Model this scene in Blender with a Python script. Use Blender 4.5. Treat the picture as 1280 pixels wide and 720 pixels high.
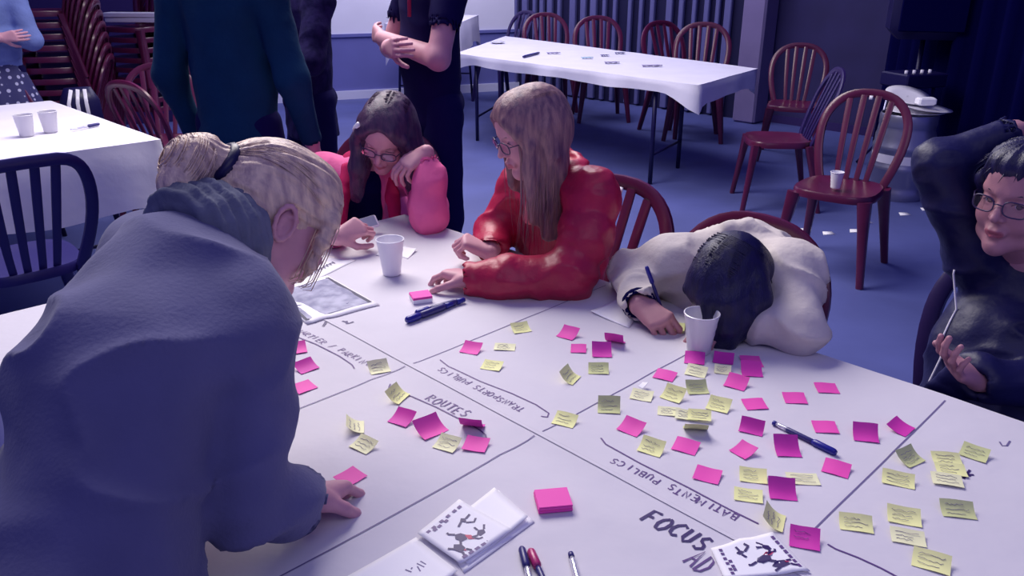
import bpy, math, random
import numpy as np
from mathutils import Vector, Matrix

random.seed(7)
for o in list(bpy.data.objects): bpy.data.objects.remove(o, do_unlink=True)
SC = bpy.context.scene
COL = SC.collection

# ---------------------------------------------------------------- camera
CAMH = 1.55
FPX = 1013.0
PITCH = math.atan(406 / FPX)
cam_d = bpy.data.cameras.new('camera'); cam = bpy.data.objects.new('camera', cam_d); COL.objects.link(cam)
cam.location = (0, 0, CAMH); cam.rotation_euler = (math.pi / 2 - PITCH, 0, 0)
cam_d.sensor_width = 36.0; cam_d.lens = FPX / 1280 * 36.0; cam_d.clip_start = .02; cam_d.clip_end = 100
SC.camera = cam

# ---------------------------------------------------------------- world + lights
W = bpy.data.worlds.new('world'); SC.world = W; W.use_nodes = True
W.node_tree.nodes['Background'].inputs[0].default_value = (0.115, 0.115, 0.56, 1)
W.node_tree.nodes['Background'].inputs[1].default_value = 0.58

def area(name, loc, target, sx, sy, power, col):
    d = bpy.data.lights.new(name, 'AREA'); d.shape = 'RECTANGLE'; d.size = sx; d.size_y = sy; d.energy = power; d.color = col
    o = bpy.data.objects.new(name, d); COL.objects.link(o); o.location = loc
    o.rotation_euler = (Vector(target) - Vector(loc)).to_track_quat('-Z', 'Y').to_euler()
    return o
area('ceiling_light_key', (-1.2, 4.3, 3.9), (-0.2, 2.1, .8), 3.0, 2.2, 248, (1.0, .93, .90))
area('far_wall_fill', (-0.6, 8.2, 3.8), (-0.2, 8.6, 0), 4.0, 2.5, 165, (.90, .86, 1.0))  # added fill to brighten the far wall, no lamp known there
area('ceiling_light_front', (0.6, -0.6, 3.4), (0.3, 1.4, .8), 2.6, 1.6, 15, (.92, .86, 1.0))
SC.view_settings.view_transform = 'Standard'; SC.view_settings.look = 'None'
SC.view_settings.exposure = 0.0; SC.view_settings.gamma = 1.0

# ---------------------------------------------------------------- helpers: picture measurements -> world
def at(u, v, z=None, Y=None):
    x = (u - 640) / FPX; y = (360 - v) / FPX
    d = np.array([x, math.cos(PITCH) + y * math.sin(PITCH), -math.sin(PITCH) + y * math.cos(PITCH)])
    t = (z - CAMH) / d[2] if z is not None else Y / d[1]
    return np.array([0, 0, CAMH]) + d * t
ZT = .77                                   # table height
AX = np.array([.6988, -.7154, 0.])         # along the long table, towards the camera
BX = np.array([-.7154, -.6988, 0.])        # across it, towards the near side
C0 = np.array([-.358, 2.581, 0.])          # its far corner
def st(s, t, z=0.): return C0 + AX * s + BX * t + np.array([0, 0, z])
def to_st(p): q = np.asarray(p) - C0; return float(q[:2] @ AX[:2]), float(q[:2] @ BX[:2])

# ---------------------------------------------------------------- objects
def link(name, data, parent=None, loc=None):
    o = bpy.data.objects.new(name, data); COL.objects.link(o)
    if loc is not None: o.location = loc
    if parent is not None: o.parent = parent
    return o
def tag(o, label=None, cat=None, group=None, kind=None):
    if label: o['label'] = label
    if cat: o['category'] = cat
    if group: o['group'] = group
    if kind: o['kind'] = kind
    return o
def thing(name, label, cat, loc=(0, 0, 0), rz=0, group=None):
    o = link(name, None, loc=loc); o.rotation_euler = (0, 0, rz); o.empty_display_size = .1
    return tag(o, label, cat, group)
def copy_tree(o, parent=None):
    c = o.copy(); COL.objects.link(c); c.parent = parent
    for ch in [k for k in KIDS.get(o.name, [])]:
        KIDS.setdefault(c.name, []).append(copy_tree(ch, c))
    return c
KIDS = {}
def part(name, me, parent, label=None):
    o = link(name, me, parent); KIDS.setdefault(parent.name, []).append(o)
    if label: o['label'] = label
    return o

class MB:
    """collects polygons, becomes one mesh"""
    def __init__(s): s.v = []; s.f = []
    def add(s, vs, fs):
        n = len(s.v); s.v += [tuple(map(float, p)) for p in vs]; s.f += [tuple(i + n for i in f) for f in fs]; return s
    def box(s, c, d, R=None, bev=0.0):
        c = np.array(c, float); h = np.array(d, float) / 2; b = min(bev, min(h) * .95)
        if b <= 0:
            P = [np.array([x, y, z]) * h for x in (-1, 1) for y in (-1, 1) for z in (-1, 1)]
            F = [(0, 1, 3, 2), (4, 6, 7, 5), (0, 4, 5, 1), (2, 3, 7, 6), (0, 2, 6, 4), (1, 5, 7, 3)]
        else:                               # octagon-ish rounded in plan, chamfered top and bottom
            P = []; F = []
            rings = [(-h[2], b), (-h[2] + b, 0), (h[2] - b, 0), (h[2], b)]
            for z, ins in rings:
                a, e = h[0] - ins, h[1] - ins
                for x, y in ((a, e - b), (a - b, e), (-a + b, e), (-a, e - b), (-a, -e + b), (-a + b, -e), (a - b, -e), (a, -e + b)): P.append(np.array([x, y, z]))
            for k in range(3):
                for i in range(8): F.append((k * 8 + i, k * 8 + (i + 1) % 8, k * 8 + 8 + (i + 1) % 8, k * 8 + 8 + i))
            F.append(tuple(range(7, -1, -1))); F.append(tuple(range(24, 32)))
        if R is not None: P = [R @ p for p in P]
        return s.add([p + c for p in P], F)
    def loft(s, rings, cap=True, closed=False):
        n = len(rings[0]); b = len(s.v); F = []
        vs = [p for r in rings for p in r]; m = len(rings)
        for k in range(m if closed else m - 1):
            k2 = (k + 1) % m
            for i in range(n): F.append((k * n + i, k * n + (i + 1) % n, k2 * n + (i + 1) % n, k2 * n + i))
        if cap and not closed: F.append(tuple(range(n - 1, -1, -1))); F.append(tuple((m - 1) * n + i for i in range(n)))
        return s.add(vs, F)
    def sweep(s, path, wid, thk, up=(0, 0, 1), n=8, closed=False, power=.6):
        """rounded-rectangle or round profile along a path; wid along side, thk along up"""
        path = [np.array(p, float) for p in path]; m = len(path); rings = []
        W_ = wid if hasattr(wid, '__len__') else [wid] * m; T_ = thk if hasattr(thk, '__len__') else [thk] * m
        for i, p in enumerate(path):
            if closed: t = path[(i + 1) % m] - path[i - 1]
            else: t = path[min(i + 1, m - 1)] - path[max(i - 1, 0)]
            t = t / (np.linalg.norm(t) + 1e-9); u = np.array(up(p) if callable(up) else up, float)
            sd = np.cross(t, u); sd /= (np.linalg.norm(sd) + 1e-9); u = np.cross(sd, t)
            r = []
            for k in range(n):
                a = 2 * math.pi * (k + .5) / n; c_, s_ = math.cos(a), math.sin(a)
                r.append(p + sd * W_[i] / 2 * math.copysign(abs(c_) ** power, c_) + u * T_[i] / 2 * math.copysign(abs(s_) ** power, s_))
            rings.append(r)
        return s.loft(rings, closed=closed)
    def tube(s, path, r, n=8, closed=False):
        P = [np.array(p, float) for p in path]; d = P[-1] - P[0] if not closed else P[1] - P[0]
        up = (0, 0, 1) if abs(d[2]) < .8 * np.linalg.norm(d) else (0, 1, 0)
        rr = [2 * x for x in r] if hasattr(r, '__len__') else 2 * r
        return s.sweep(P, rr, rr, up, n, closed, 1.0)
    def lathe(s, prof, n=24, c=(0, 0, 0), cap=False):
        c = np.array(c, float)
        rings = [[c + np.array([r * math.cos(2 * math.pi * i / n), r * math.sin(2 * math.pi * i / n), z]) for i in range(n)] for r, z in prof]
        return s.loft(rings, cap=cap)
    def mesh(s, name, mat, smooth=True, ang=None):
        me = bpy.data.meshes.new(name); me.from_pydata(s.v, [], s.f)
        if mat: me.materials.append(mat)
        if smooth: me.shade_smooth()
        if smooth and ang:
            try: me.set_sharp_from_angle(angle=math.radians(ang))
            except Exception: pass
        me.update(); return me

# ---------------------------------------------------------------- materials
def mat(name, col, rough=.6, spec=.4, noise=0.0, nscale=20, bump=0.0, bscale=60, metal=0.0, col2=None, coat=0.0, trans=0.0, alpha=1.0, stretch=None, sheen=0.0, attr=False):
    m = bpy.data.materials.new(name); m.use_nodes = True; nt = m.node_tree; N = nt.nodes; L = nt.links
    b = N['Principled BSDF']; b.inputs['Base Color'].default_value = (*col, 1); b.inputs['Roughness'].default_value = rough
    b.inputs['Specular IOR Level'].default_value = spec; b.inputs['Metallic'].default_value = metal
    b.inputs['Coat Weight'].default_value = coat; b.inputs['Transmission Weight'].default_value = trans; b.inputs['Alpha'].default_value = alpha
    if sheen: b.inputs['Sheen Weight'].default_value = sheen
    tc = N.new('ShaderNodeTexCoord'); src = tc.outputs['Object']
    if stretch:
        mp = N.new('ShaderNodeMapping'); mp.inputs['Scale'].default_value = stretch; L.new(src, mp.inputs[0]); src = mp.outputs[0]
    base = None
    if noise or col2:
        n = N.new('ShaderNodeTexNoise'); n.inputs['Scale'].default_value = nscale; n.inputs['Detail'].default_value = 4; L.new(src, n.inputs[0])
        r = N.new('ShaderNodeValToRGB'); c2 = col2 if col2 else tuple(c * (1 - noise) for c in col)
        r.color_ramp.elements[0].position = .35; r.color_ramp.elements[1].position = .65
        r.color_ramp.elements[0].color = (*c2, 1); r.color_ramp.elements[1].color = (*col, 1)
        L.new(n.outputs[0], r.inputs[0]); base = r.outputs[0]
    if attr:
        a = N.new('ShaderNodeAttribute'); a.attribute_name = 'tint'
        mx = N.new('ShaderNodeMix'); mx.data_type = 'RGBA'; mx.blend_type = 'MULTIPLY'; mx.inputs[0].default_value = 1
        if base: L.new(base, mx.inputs[6])
        else: mx.inputs[6].default_value = (*col, 1)
        L.new(a.outputs['Color'], mx.inputs[7]); base = mx.outputs[2]
    if base: L.new(base, b.inputs['Base Color'])
    if bump:
        n = N.new('ShaderNodeTexNoise'); n.inputs['Scale'].default_value = bscale; n.inputs['Detail'].default_value = 3; L.new(src, n.inputs[0])
        bp = N.new('ShaderNodeBump'); bp.inputs['Strength'].default_value = bump; bp.inputs['Distance'].default_value = .01
        L.new(n.outputs[0], bp.inputs['Height']); L.new(bp.outputs[0], b.inputs['Normal'])
    return m
M = {}
M['floor'] = mat('floor_concrete', (.095, .115, .33), .55, .35, noise=.22, nscale=1.6, bump=.15, bscale=9)
M['paper'] = mat('table_paper', (.69, .665, .72), .7, .25, noise=.06, nscale=3, bump=.22, bscale=14)
M['cloth'] = mat('white_cloth', (.74, .72, .84), .75, .2, noise=.05, nscale=5, bump=.15, bscale=20)
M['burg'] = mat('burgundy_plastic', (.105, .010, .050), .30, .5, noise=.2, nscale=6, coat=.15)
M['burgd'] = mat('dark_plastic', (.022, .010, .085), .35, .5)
M['navy_shade'] = mat('plastic_navy_shade', (.018, .014, .12), .38, .45)  # burgundy chair in shade: the shade is put into this navy colour
M['sticker'] = mat('sticker_white', (.75, .72, .8), .5)
M['steel'] = mat('grey_steel', (.30, .30, .42), .35, .5, metal=.7)
M['darkm'] = mat('dark_metal', (.006, .004, .055), .4, .4)
M['dark'] = mat('dark_wood', (.02, .015, .09), .6)
M['pink'] = mat('note_pink', (.88, .085, .46), .6, .3)
M['pink_shade'] = mat('note_pink_shade', (.70, .045, .42), .6, .3)  # darker copy of the pink: shade on curled notes painted in
M['yel'] = mat('note_yellow', (.94, .96, .42), .6, .3)
M['yelp'] = mat('note_pale_yellow', (.92, .93, .55), .6, .3)
M['grn'] = mat('note_green', (.68, .73, .33), .6, .3)
M['ink'] = mat('marker_ink', (.035, .015, .12), .5)
M['inkp'] = mat('marker_ink_purple', (.12, .06, .22), .5)
M['pencil'] = mat('line_ink', (.16, .13, .28), .6)
M['white'] = mat('white_paper', (.93, .92, .95), .6, .3)
M['plastic'] = mat('white_plastic', (.86, .84, .90), .3, .5)
M['cup'] = mat('cup_plastic', (.88, .86, .92), .28, .5, trans=.35)
M['blue'] = mat('blue_plastic', (.015, .015, .25), .3, .5)
M['navym'] = mat('navy_marker', (.03, .025, .16), .35, .5)
M['clear'] = mat('clear_plastic', (.62, .62, .75), .15, .5, trans=.5)
M['redp'] = mat('red_plastic', (.45, .03, .16), .3, .5)
M['print'] = mat('photo_print', (.42, .42, .56), .4, .4, col2=(.16, .16, .30), nscale=28)
M['red'] = mat('doodle_red', (.55, .03, .12), .5)
# ================================================================ STRUCTURE
def quad_wall(name, p, q, z0, z1, m, th=.1, kind='structure'):
    p = np.array(p, float); q = np.array(q, float); d = q - p; L = np.linalg.norm(d); a = math.atan2(d[1], d[0])
    b = MB().box((L / 2, th / 2, (z1 - z0) / 2), (L, th, z1 - z0)); o = link(name, b.mesh(name, m, False), loc=(p[0], p[1], z0))
    o.rotation_euler = (0, 0, a); o['kind'] = kind; return o
fl = MB()
fl.add([(-9, -3, 0), (9, -3, 0), (9, 16, 0), (-9, 16, 0), (-9, -3, -.1), (9, -3, -.1), (9, 16, -.1), (-9, 16, -.1)], [(0, 1, 2, 3), (7, 6, 5, 4), (0, 4, 5, 1), (1, 5, 6, 2), (2, 6, 7, 3), (3, 7, 4, 0)])
tag(link('floor', fl.mesh('floor', M['floor'], False)), kind='structure')
m_dado = mat('dado_blue_grey', (.16, .17, .46), .7, noise=.1, nscale=2)
m_white = mat('wall_white', (.85, .84, .95), .7, noise=.05, nscale=2)
m_trim = mat('white_trim', (.72, .72, .86), .5)
m_slate = mat('wall_slate', (.032, .026, .115), .8, noise=.2, nscale=3, bump=.3, bscale=5)
m_indigo = mat('wall_indigo', (.03, .015, .11), .85)
m_col = mat('column_mauve', (.20, .16, .33), .7, noise=.1, nscale=4)
P0 = at(250, 134, 0); P1 = at(648, 112, 0)
quad_wall('wall_back', P0, P1, 0, .74, m_dado)
quad_wall('wall_back_upper', P0, P1, .74, 3.6, m_white)
w = P1 - P0; wn = np.array([-w[1], w[0], 0]) / np.linalg.norm(w)
quad_wall('baseboard_back', P0 - wn * .03, P1 - wn * .03, 0, .10, m_trim, .03)
quad_wall('trim_1', P0 - wn * .02, P1 - wn * .02, .73, .765, m_dado, .02)
# corrugated wall section with upright slats, column, slate wall: these run parallel to the long table
K0 = np.array([P1[0] - .05, P1[1] + .05, 0]); K1 = at(925, 146, 0)
K1 = np.array([2.38, 8.80, 0])
slw = quad_wall('wall_slatted', K0, K1, 0, 3.4, mat('slat_back_dark', (.006, .005, .05), .8))
Ls = np.linalg.norm(K1 - K0); x = .05; i = 0
sm = None; mslat = mat('slat_steel_blue', (.12, .12, .30), .5)
KIDS.setdefault(slw.name, [])
while x < Ls - .08:
    wd = random.choice([.05, .08, .06, .09])
    b = MB().box((0, 0, 1.7), (wd, .05, 3.36), bev=.008)
    if sm is None or True: sm = b.mesh('slat', mslat, False)
    o = link('slat', sm, slw); o.location = (x, -.03, 0); x += wd + random.choice([.07, .10, .13, .16]); i += 1
quad_wall('wall_slate', np.array([2.58, 8.72, 0]), np.array([6.9, 4.3, 0]), 0, 3.6, m_slate)
quad_wall('baseboard_slate', np.array([2.58, 8.69, 0]), np.array([6.87, 4.3, 0]), 0, .08, m_indigo, .03)
cb = MB().box((0, 0, 1.8), (.26, .26, 3.6), bev=.02)
o = link('column', cb.mesh('column', m_col, False), loc=(2.50, 8.60, 0)); o.rotation_euler = (0, 0, -.797); o['kind'] = 'structure'
quad_wall('wall_left', (-6.5, 7.4, 0), (P0[0] + .1, 8.6, 0), 0, 3.6, m_indigo)
quad_wall('wall_far_left', (-6.6, 1.5, 0), (-6.5, 7.4, 0), 0, 3.6, m_indigo)

# black stage curtain on the right
def curtain(pts, z0, z1, amp, per, m):
    b = MB(); P = []; pts = [np.array(p, float) for p in pts]; Ls = [np.linalg.norm(b_ - a_) for a_, b_ in zip(pts, pts[1:])]; T = sum(Ls); n = int(T / .035)
    for i in range(n + 1):
        d = T * i / n; k = 0
        while k < len(Ls) - 1 and d > Ls[k]: d -= Ls[k]; k += 1
        t = pts[k + 1] - pts[k]; t /= np.linalg.norm(t); p = pts[k] + t * d; nn = np.array([-t[1], t[0]]); P.append((p, nn, T * i / n))
    rows = 8; vs = []; fs = []
    for r in range(rows + 1):
        z = z0 + (z1 - z0) * r / rows
        for p, nn, d in P:
            q = p + nn * (amp * math.sin(2 * math.pi * d / per + .5 * math.sin(d * 3 + z)) * (1.15 - .3 * r / rows)); vs.append((q[0], q[1], z))
    m_ = len(P)
    for r in range(rows):
        for i in range(m_ - 1): fs.append((r * m_ + i, r * m_ + i + 1, (r + 1) * m_ + i + 1, (r + 1) * m_ + i))
    b.add(vs, fs); return b.mesh('curtain', m)
m_black = mat('black_velvet', (.001, .001, .040), .95, .05)
cu = link('black_curtain', curtain([(3.35, 7.5), (3.30, 6.2), (3.52, 5.4), (4.9, 4.2), (6.2, 3.4)], .01, 3.2, .05, .22, m_black))
md = cu.modifiers.new('t', 'SOLIDIFY'); md.thickness = .008
tag(cu, 'floor length black curtain closing off the dark right side of the hall', 'curtain')

# ================================================================ CHAIR
def ring_super(a, b, z, n=28, p=3.2, yo=0., front=1.0):
    out = []
    for i in range(n):
        t = 2 * math.pi * i / n; c, s = math.cos(t), math.sin(t)
        x = a * math.copysign(abs(c) ** (2 / p), c); y = b * math.copysign(abs(s) ** (2 / p), s)
        x *= 1 - .10 * (y / b + 1) / 2
        out.append(np.array([x, y + yo, z]))
    return out
def chair_meshes(m, square=False):
    """bistro chair facing -Y, origin on the floor below the seat"""
    R = {}
    b = MB(); zs = .455
    b.loft([ring_super(.05, .05, zs - .012), ring_super(.14, .14, zs - .010), ring_super(.185, .185, zs), ring_super(.212, .208, zs + .004), ring_super(.218, .214, zs - .006), ring_super(.218, .214, zs - .035), ring_super(.210, .206, zs - .035), ring_super(.205, .200, zs - .012), ring_super(.05, .05, zs - .022)][::-1], cap=True)
    R['seat'] = b.mesh('seat', m, ang=50)
    for nm, sx, sy, fx, fy in (('fl', -1, -1, .235, -.225), ('fr', 1, -1, .235, -.225), ('bl', -1, 1, .225, .27), ('br', 1, 1, .225, .27)):
        b = MB(); top = np.array([sx * .178, sy * .172, zs - .02]); bot = np.array([sx * fx, fy, 0.])
        pts = [top + (bot - top) * k for k in (0, .12, .35, .7, 1)]
        b.sweep(pts, [.070, .064, .052, .042, .036], [.056, .052, .044, .036, .032], up=(0, 1, 0), n=8, power=.55)
        R['leg_' + nm] = b.mesh('leg', m, ang=50)
    def yb(z): return .185 + .16 * ((z - .44) / .46) ** 1.1 if z > .44 else .185
    P = []
    hw = .222
    for k in range(7):
        q = k / 6; z = .435 + .27 * q; x = .165 + (hw - .165) * math.sin(q * math.pi / 2); P.append((x, yb(z), z))
    for k in range(1, 11):
        a = math.pi / 2 * k / 10; z = .705 + .195 * math.sin(a); P.append((hw * max(0, math.cos(a)) ** (.35 if square else .8) if k < 10 else 0, yb(z), z))
    path = [(-x, y, z) for x, y, z in P] + [(x, y, z) for x, y, z in P[:-1][::-1]]
    b = MB(); b.sweep(path, .024, .046, up=lambda p: (-p[0] * 1.2 + 1e-4, 0, .80 - p[2] + .0) if p[2] > (.80 if square else .705) else (-np.sign(p[0]), 0, 0), n=8, power=.6)
    R['backrest'] = b.mesh('backrest', m, ang=60)
    for k, (x0, x1) in enumerate(((-.075, -.108), (-.026, -.038), (.026, .038), (.075, .108))):
        zt = .705 + .195 * (1 - (abs(x1) / hw) ** (4 if square else 2)) ** .5 - .01
        pts = []
        for q in (0, .2, .4, .6, .8, 1):
            z = .44 + (zt - .44) * q; pts.append((x0 + (x1 - x0) * q ** .8, yb(z) - .004, z))
        b = MB(); b.sweep(pts, [.028, .030, .032, .034, .035, .034], .012, up=(0, 1, 0), n=8, power=.6); R['slat%d' % k] = b.mesh('slat', m, ang=60)
    b = MB(); b.sweep([(0, yb(.875) - .014, .868), (0, yb(.892) - .014, .888)], .020, .003, up=(0, 1, 0), n=8, power=1); R['sticker'] = b.mesh('sticker', M['sticker'])
    return R
def build_chair(label, m, loc, rz, group, meshes=None, sticker=False, detail=True):
    R = meshes or chair_meshes(m)
    t = thing('bistro_chair', label, 'chair', loc, rz, group)
    part('seat', R['seat'], t)
    for k in ('fl', 'fr', 'bl', 'br'): part('leg', R['leg_' + k], t)
    bk = part('backrest', R['backrest'], t)
    if detail:
        for k in range(4): part('slat', R['slat%d' % k], bk)
    if sticker: part('sticker', R['sticker'], bk, 'small round white sticker')
    return t
CH = chair_meshes(M['burg']); CHD = chair_meshes(M['burgd']); CHN = chair_meshes(M['navy_shade'], True); CHB = CHD; CHS = dict(CH); CHS.update({k: CHD[k] for k in CHD if k.startswith('slat') or k == 'backrest'})  # CHS: burgundy chair whose back gets dark plastic in place of shade
GB = 'burgundy bistro chairs'
def chair(u_or_x, y, deg, label, R=CH, sticker=False, z=0, detail=True, group=GB):
    return build_chair(label, None, (u_or_x, y, z), math.radians(deg), group, R, sticker, detail)
# ================================================================ CHAIR PLACEMENT (local -Y is the front)
def chs(u, v, deg, label, **k):
    p = at(u, v, .455); return chair(p[0], p[1], deg, label, **k)
chs(1050, 233, -38, 'burgundy plastic bistro chair with a white paper cup standing on its seat', sticker=True)
chs(992, 130, -20, 'burgundy bistro chair standing against the slate wall beside the column')
chs(972, 172, -96, 'burgundy bistro chair seen side-on, its back coloured dark for shade, turned to the cup chair', R=CHS)
def chback(u, v, deg, label, zt=.9, **k):
    """place by the top middle of its back"""
    p = at(u, v, zt); a = math.radians(deg); q = p + np.array([math.sin(a), -math.cos(a), 0]) * .33
    return chair(q[0], q[1], deg, label, **k), q
SEAT = {}
_, SEAT['red'] = chback(777, 229, -45.7, 'burgundy bistro chair under the child in the glossy red jacket', sticker=True)
_, SEAT['cream'] = chback(950, 279, -45.7, 'burgundy bistro chair whose arched back rises behind the cream jacket')
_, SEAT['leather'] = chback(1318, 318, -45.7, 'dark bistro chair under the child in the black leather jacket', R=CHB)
chair(-.56, 3.02, -8, 'burgundy bistro chair under the girl in the pink jacket')
chback(26, 203, 224.3, 'slatted chair coloured navy for shade, at the near edge of the left-hand table', R=CHN)
# behind the far table (these stand farther off)
def farch(u, Y, deg, label, sc=1.12, **k):
    p = at(u, 60, Y=Y); c = chair(p[0], p[1], deg, label, **k); c.scale = (sc, sc, sc)
farch(688, 9.35, 8, 'burgundy bistro chair behind the far table, left one of the two side by side')
farch(753, 8.75, 4, 'burgundy bistro chair behind the far table, right one of the two side by side')
farch(856, 8.0, 30, 'farther burgundy chair of the overlapping pair behind the far table')
farch(876, 7.75, -15, 'nearer burgundy chair of the overlapping pair behind the far table')
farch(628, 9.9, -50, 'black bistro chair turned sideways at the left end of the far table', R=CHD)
# left: single chair before the stacks, then two tall stacks
def chtop(u, v, deg, label, zt=.9, **k):
    p = at(u, v, zt); a = math.radians(deg); q = p - np.array([-math.sin(a), math.cos(a), 0]) * .33; return chair(q[0], q[1], deg, label, **k)
chtop(197, 82, 10, 'burgundy bistro chair standing alone in front of the right-hand chair stack', sticker=True)
p = at(98, 118, Y=5.55); chair(p[0], p[1], 120, 'burgundy bistro chair half hidden behind the left table beside the striped bag')
p = at(228, 186, .455); chair(p[0], p[1], 150, 'burgundy bistro chair between the white-covered left table and the teal shirt')
ORD = ['lowest', 'second', 'third', 'fourth', 'fifth', 'sixth', 'seventh', 'eighth', 'ninth', 'tenth', 'eleventh']
def stack(x, y, deg, n, where, lean=0.006, skip=0):
    for k in range(n):
        a = math.radians(deg); o = ORD[k] + ('' if k == 0 else ' from the floor') if k < n - 1 else 'topmost'
        ch = chair(x + lean * k * math.sin(a), y - lean * k * math.cos(a), deg, 'burgundy chair, %s in the %s' % (o, where), z=.078 * k, detail=(k > n - 4 or True), group='stacked chairs, ' + where)
pa = at(72, 60, Y=6.2); stack(pa[0], pa[1], -75, 11, 'stack beside the pale blue cardigan')
pb = at(182, 60, Y=6.9); stack(pb[0], pb[1], -20, 9, 'stack topped by white planks')
# white planks on the second stack
zt_ = .078 * 8 + .46
for k in range(2):
    b = MB().box((0, 0, .02), (.56, .12, .035), bev=.004)
    o = link('plank', b.mesh('plank', M['plastic'], False), loc=(pb[0], pb[1], zt_ + .02 + .04 * k)); o.rotation_euler = (0, 0, math.radians(-8 + 3 * k))
    tag(o, ['lower white plank lying across the chair stack', 'upper white plank lying across the chair stack'][k], 'plank', 'white planks')
# striped bag
bp_ = at(98, 118, Y=5.5)
t = thing('striped_bag', 'dark bag with white stripes on a chair behind the left table', 'bag', (bp_[0], bp_[1], .46), .5)
b = MB(); b.loft([[np.array([sx * a, sy * c_, z]) for sx, sy in ((1, .6), (.6, 1), (-.6, 1), (-1, .6), (-1, -.6), (-.6, -1), (.6, -1), (1, -.6))] for a, c_, z in ((.14, .08, 0), (.16, .10, .07), (.15, .09, .28), (.10, .04, .38))])
part('body', b.mesh('body', M['darkm']), t)
t.scale = (.8, .8, .85)
for k in range(3):
    b = MB(); b.sweep([(-.09 + .07 * k, -.108, .06), (-.085 + .065 * k, -.10, .27), (-.05 + .05 * k, -.05, .37)], .03, .006, up=(0, 1, 0)); part('stripe', b.mesh('stripe', M['plastic']), t, 'white stripe')

# ================================================================ TABLES
def folding_table(label, corner, ux, uy, L, Wd, z, group='folding tables', legs=True, inset=.25):
    """corner + ux*L + uy*W"""
    ux = np.array(ux, float); uy = np.array(uy, float); t = thing('folding_table', label, 'table', (*(corner + ux * L / 2 + uy * Wd / 2)[:2], 0), 0, group)
    R = np.array([ux, uy, [0, 0, 1]]).T
    part('tabletop', MB().box((0, 0, z - .018), (L, Wd, .03), R=R, bev=.008).mesh('tabletop', M['plastic'], False), t)
    for sx in (-1, 1):
        b = MB()
        A_ = [R @ np.array([sx * (L / 2 - inset), sy * Wd * .36, z - .035]) for sy in (-1, 1)]
        F_ = [R @ np.array([sx * (L / 2 - inset + .05), sy * Wd * .42, .0]) for sy in (-1, 1)]
        for a_, f_ in zip(A_, F_): part('leg', MB().tube([a_, a_ * .5 + f_ * .5, f_], .014).mesh('leg', M['darkm']), t)
        m1 = [a_ * .35 + f_ * .65 for a_, f_ in zip(A_, F_)]; m2 = [a_ * .92 + f_ * .08 for a_, f_ in zip(A_, F_)]
        part('cross_bar', MB().tube(m1, .009).mesh('cross_bar', M['darkm']), t); part('cross_bar', MB().tube(m2, .011).mesh('cross_bar', M['darkm']), t)
    return t
def vn(P, s=0):
    P = np.asarray(P, float); i = np.floor(P).astype(np.int64); f = P - i; f = f * f * (3 - 2 * f); out = 0
    for a in (0, 1):
        for b in (0, 1):
            for c in (0, 1):
                h = ((i[..., 0] + a) * 374761393 + (i[..., 1] + b) * 668265263 + (i[..., 2] + c) * 2147483647 + s * 974634777) & 0xffffffff
                h = ((h ^ (h >> 13)) * 1274126177) & 0xffffffff; h = ((h ^ (h >> 16)) & 0xffff) / 65535.
                out = out + h * np.where(a, f[..., 0], 1 - f[..., 0]) * np.where(b, f[..., 1], 1 - f[..., 1]) * np.where(c, f[..., 2], 1 - f[..., 2])
    return out
FOLD = .645; TW = 1.29; SL = 3.3
def hz(s, t):
    """height of the paper surface over the main table"""
    q = np.stack([np.asarray(s) * 2.3, np.asarray(t) * 4.1, np.zeros_like(np.asarray(s, float))], -1)
    h = .0035 * vn(q) + .0018 * vn(q * 3.1, 3)
    h = h + .004 * np.exp(-((np.asarray(t) - FOLD - .006) / .012) ** 2) + .002 * np.exp(-((np.asarray(t) - FOLD - .10) / .02) ** 2)
    return ZT + .002 + h
def paper(name, label, t0, t1, drops, zoff=0):
    """top grid plus hanging skirts. drops=(s0,s1,t0,t1) lengths"""
    n, m = 150, 40; S = np.linspace(-.012, SL, n); T = np.linspace(t0, t1, m)
    SS, TT = np.meshgrid(S, T, indexing='ij'); Z = hz(SS, TT) + zoff
    g = {}; b = MB(); vs = [tuple(st(SS[i, j], TT[i, j], Z[i, j])) for i in range(n) for j in range(m)]
    fs = [(i * m + j, i * m + j + 1, (i + 1) * m + j + 1, (i + 1) * m + j) for i in range(n - 1) for j in range(m - 1)]
    b.add(vs, fs)
    def skirt(edge, out, drop, per=.23):
        rows = 6; vs = []; k = len(edge)
        for r in range(rows + 1):
            q = r / rows
            for i, e in enumerate(edge):
                d = i / k * len(edge) * .02; w = math.sin(d * 2 * math.pi / per + 1.3 * math.sin(d * 4)) * .018 * q + .012 * q ** .5 + .012 * math.sin(min(1, q * 3) * math.pi / 2)
                dz = drop * q * (1 + .12 * math.sin(d * 5)); vs.append(tuple(np.array(e) + out * w - np.array([0, 0, dz])))
        b.add(vs, [(r * k + i, r * k + i + 1, (r + 1) * k + i + 1, (r + 1) * k + i) for r in range(rows) for i in range(k - 1)])
    V_ = lambda i, j: vs0[i * m + j]
    vs0 = vs
    if drops[0]: skirt([V_(0, j) for j in range(m)], -AX, drops[0])
    if drops[2]: skirt([V_(i, 0) for i in range(n)], -BX, drops[2])
    if drops[3]: skirt([V_(i, m - 1) for i in range(n)], BX, drops[3])
    o = link(name, b.mesh(name, M['paper'])); return tag(o, label, 'tablecloth', 'paper strips covering the long work table')
folding_table('folding table under the far half of the long paper-covered work table', C0, AX, BX, 1.64, FOLD, ZT)
folding_table('folding table under the far half of the work table, at its right-hand end', C0 + AX * 1.65, AX, BX, 1.64, FOLD, ZT)
folding_table('folding table under the near half of the work table, beside the bending woman', C0 + BX * FOLD, AX, BX, 1.64, FOLD, ZT)
folding_table('folding table under the near half of the work table, below the FOCUS lettering', C0 + BX * FOLD + AX * 1.65, AX, BX, 1.64, FOLD, ZT)
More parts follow.
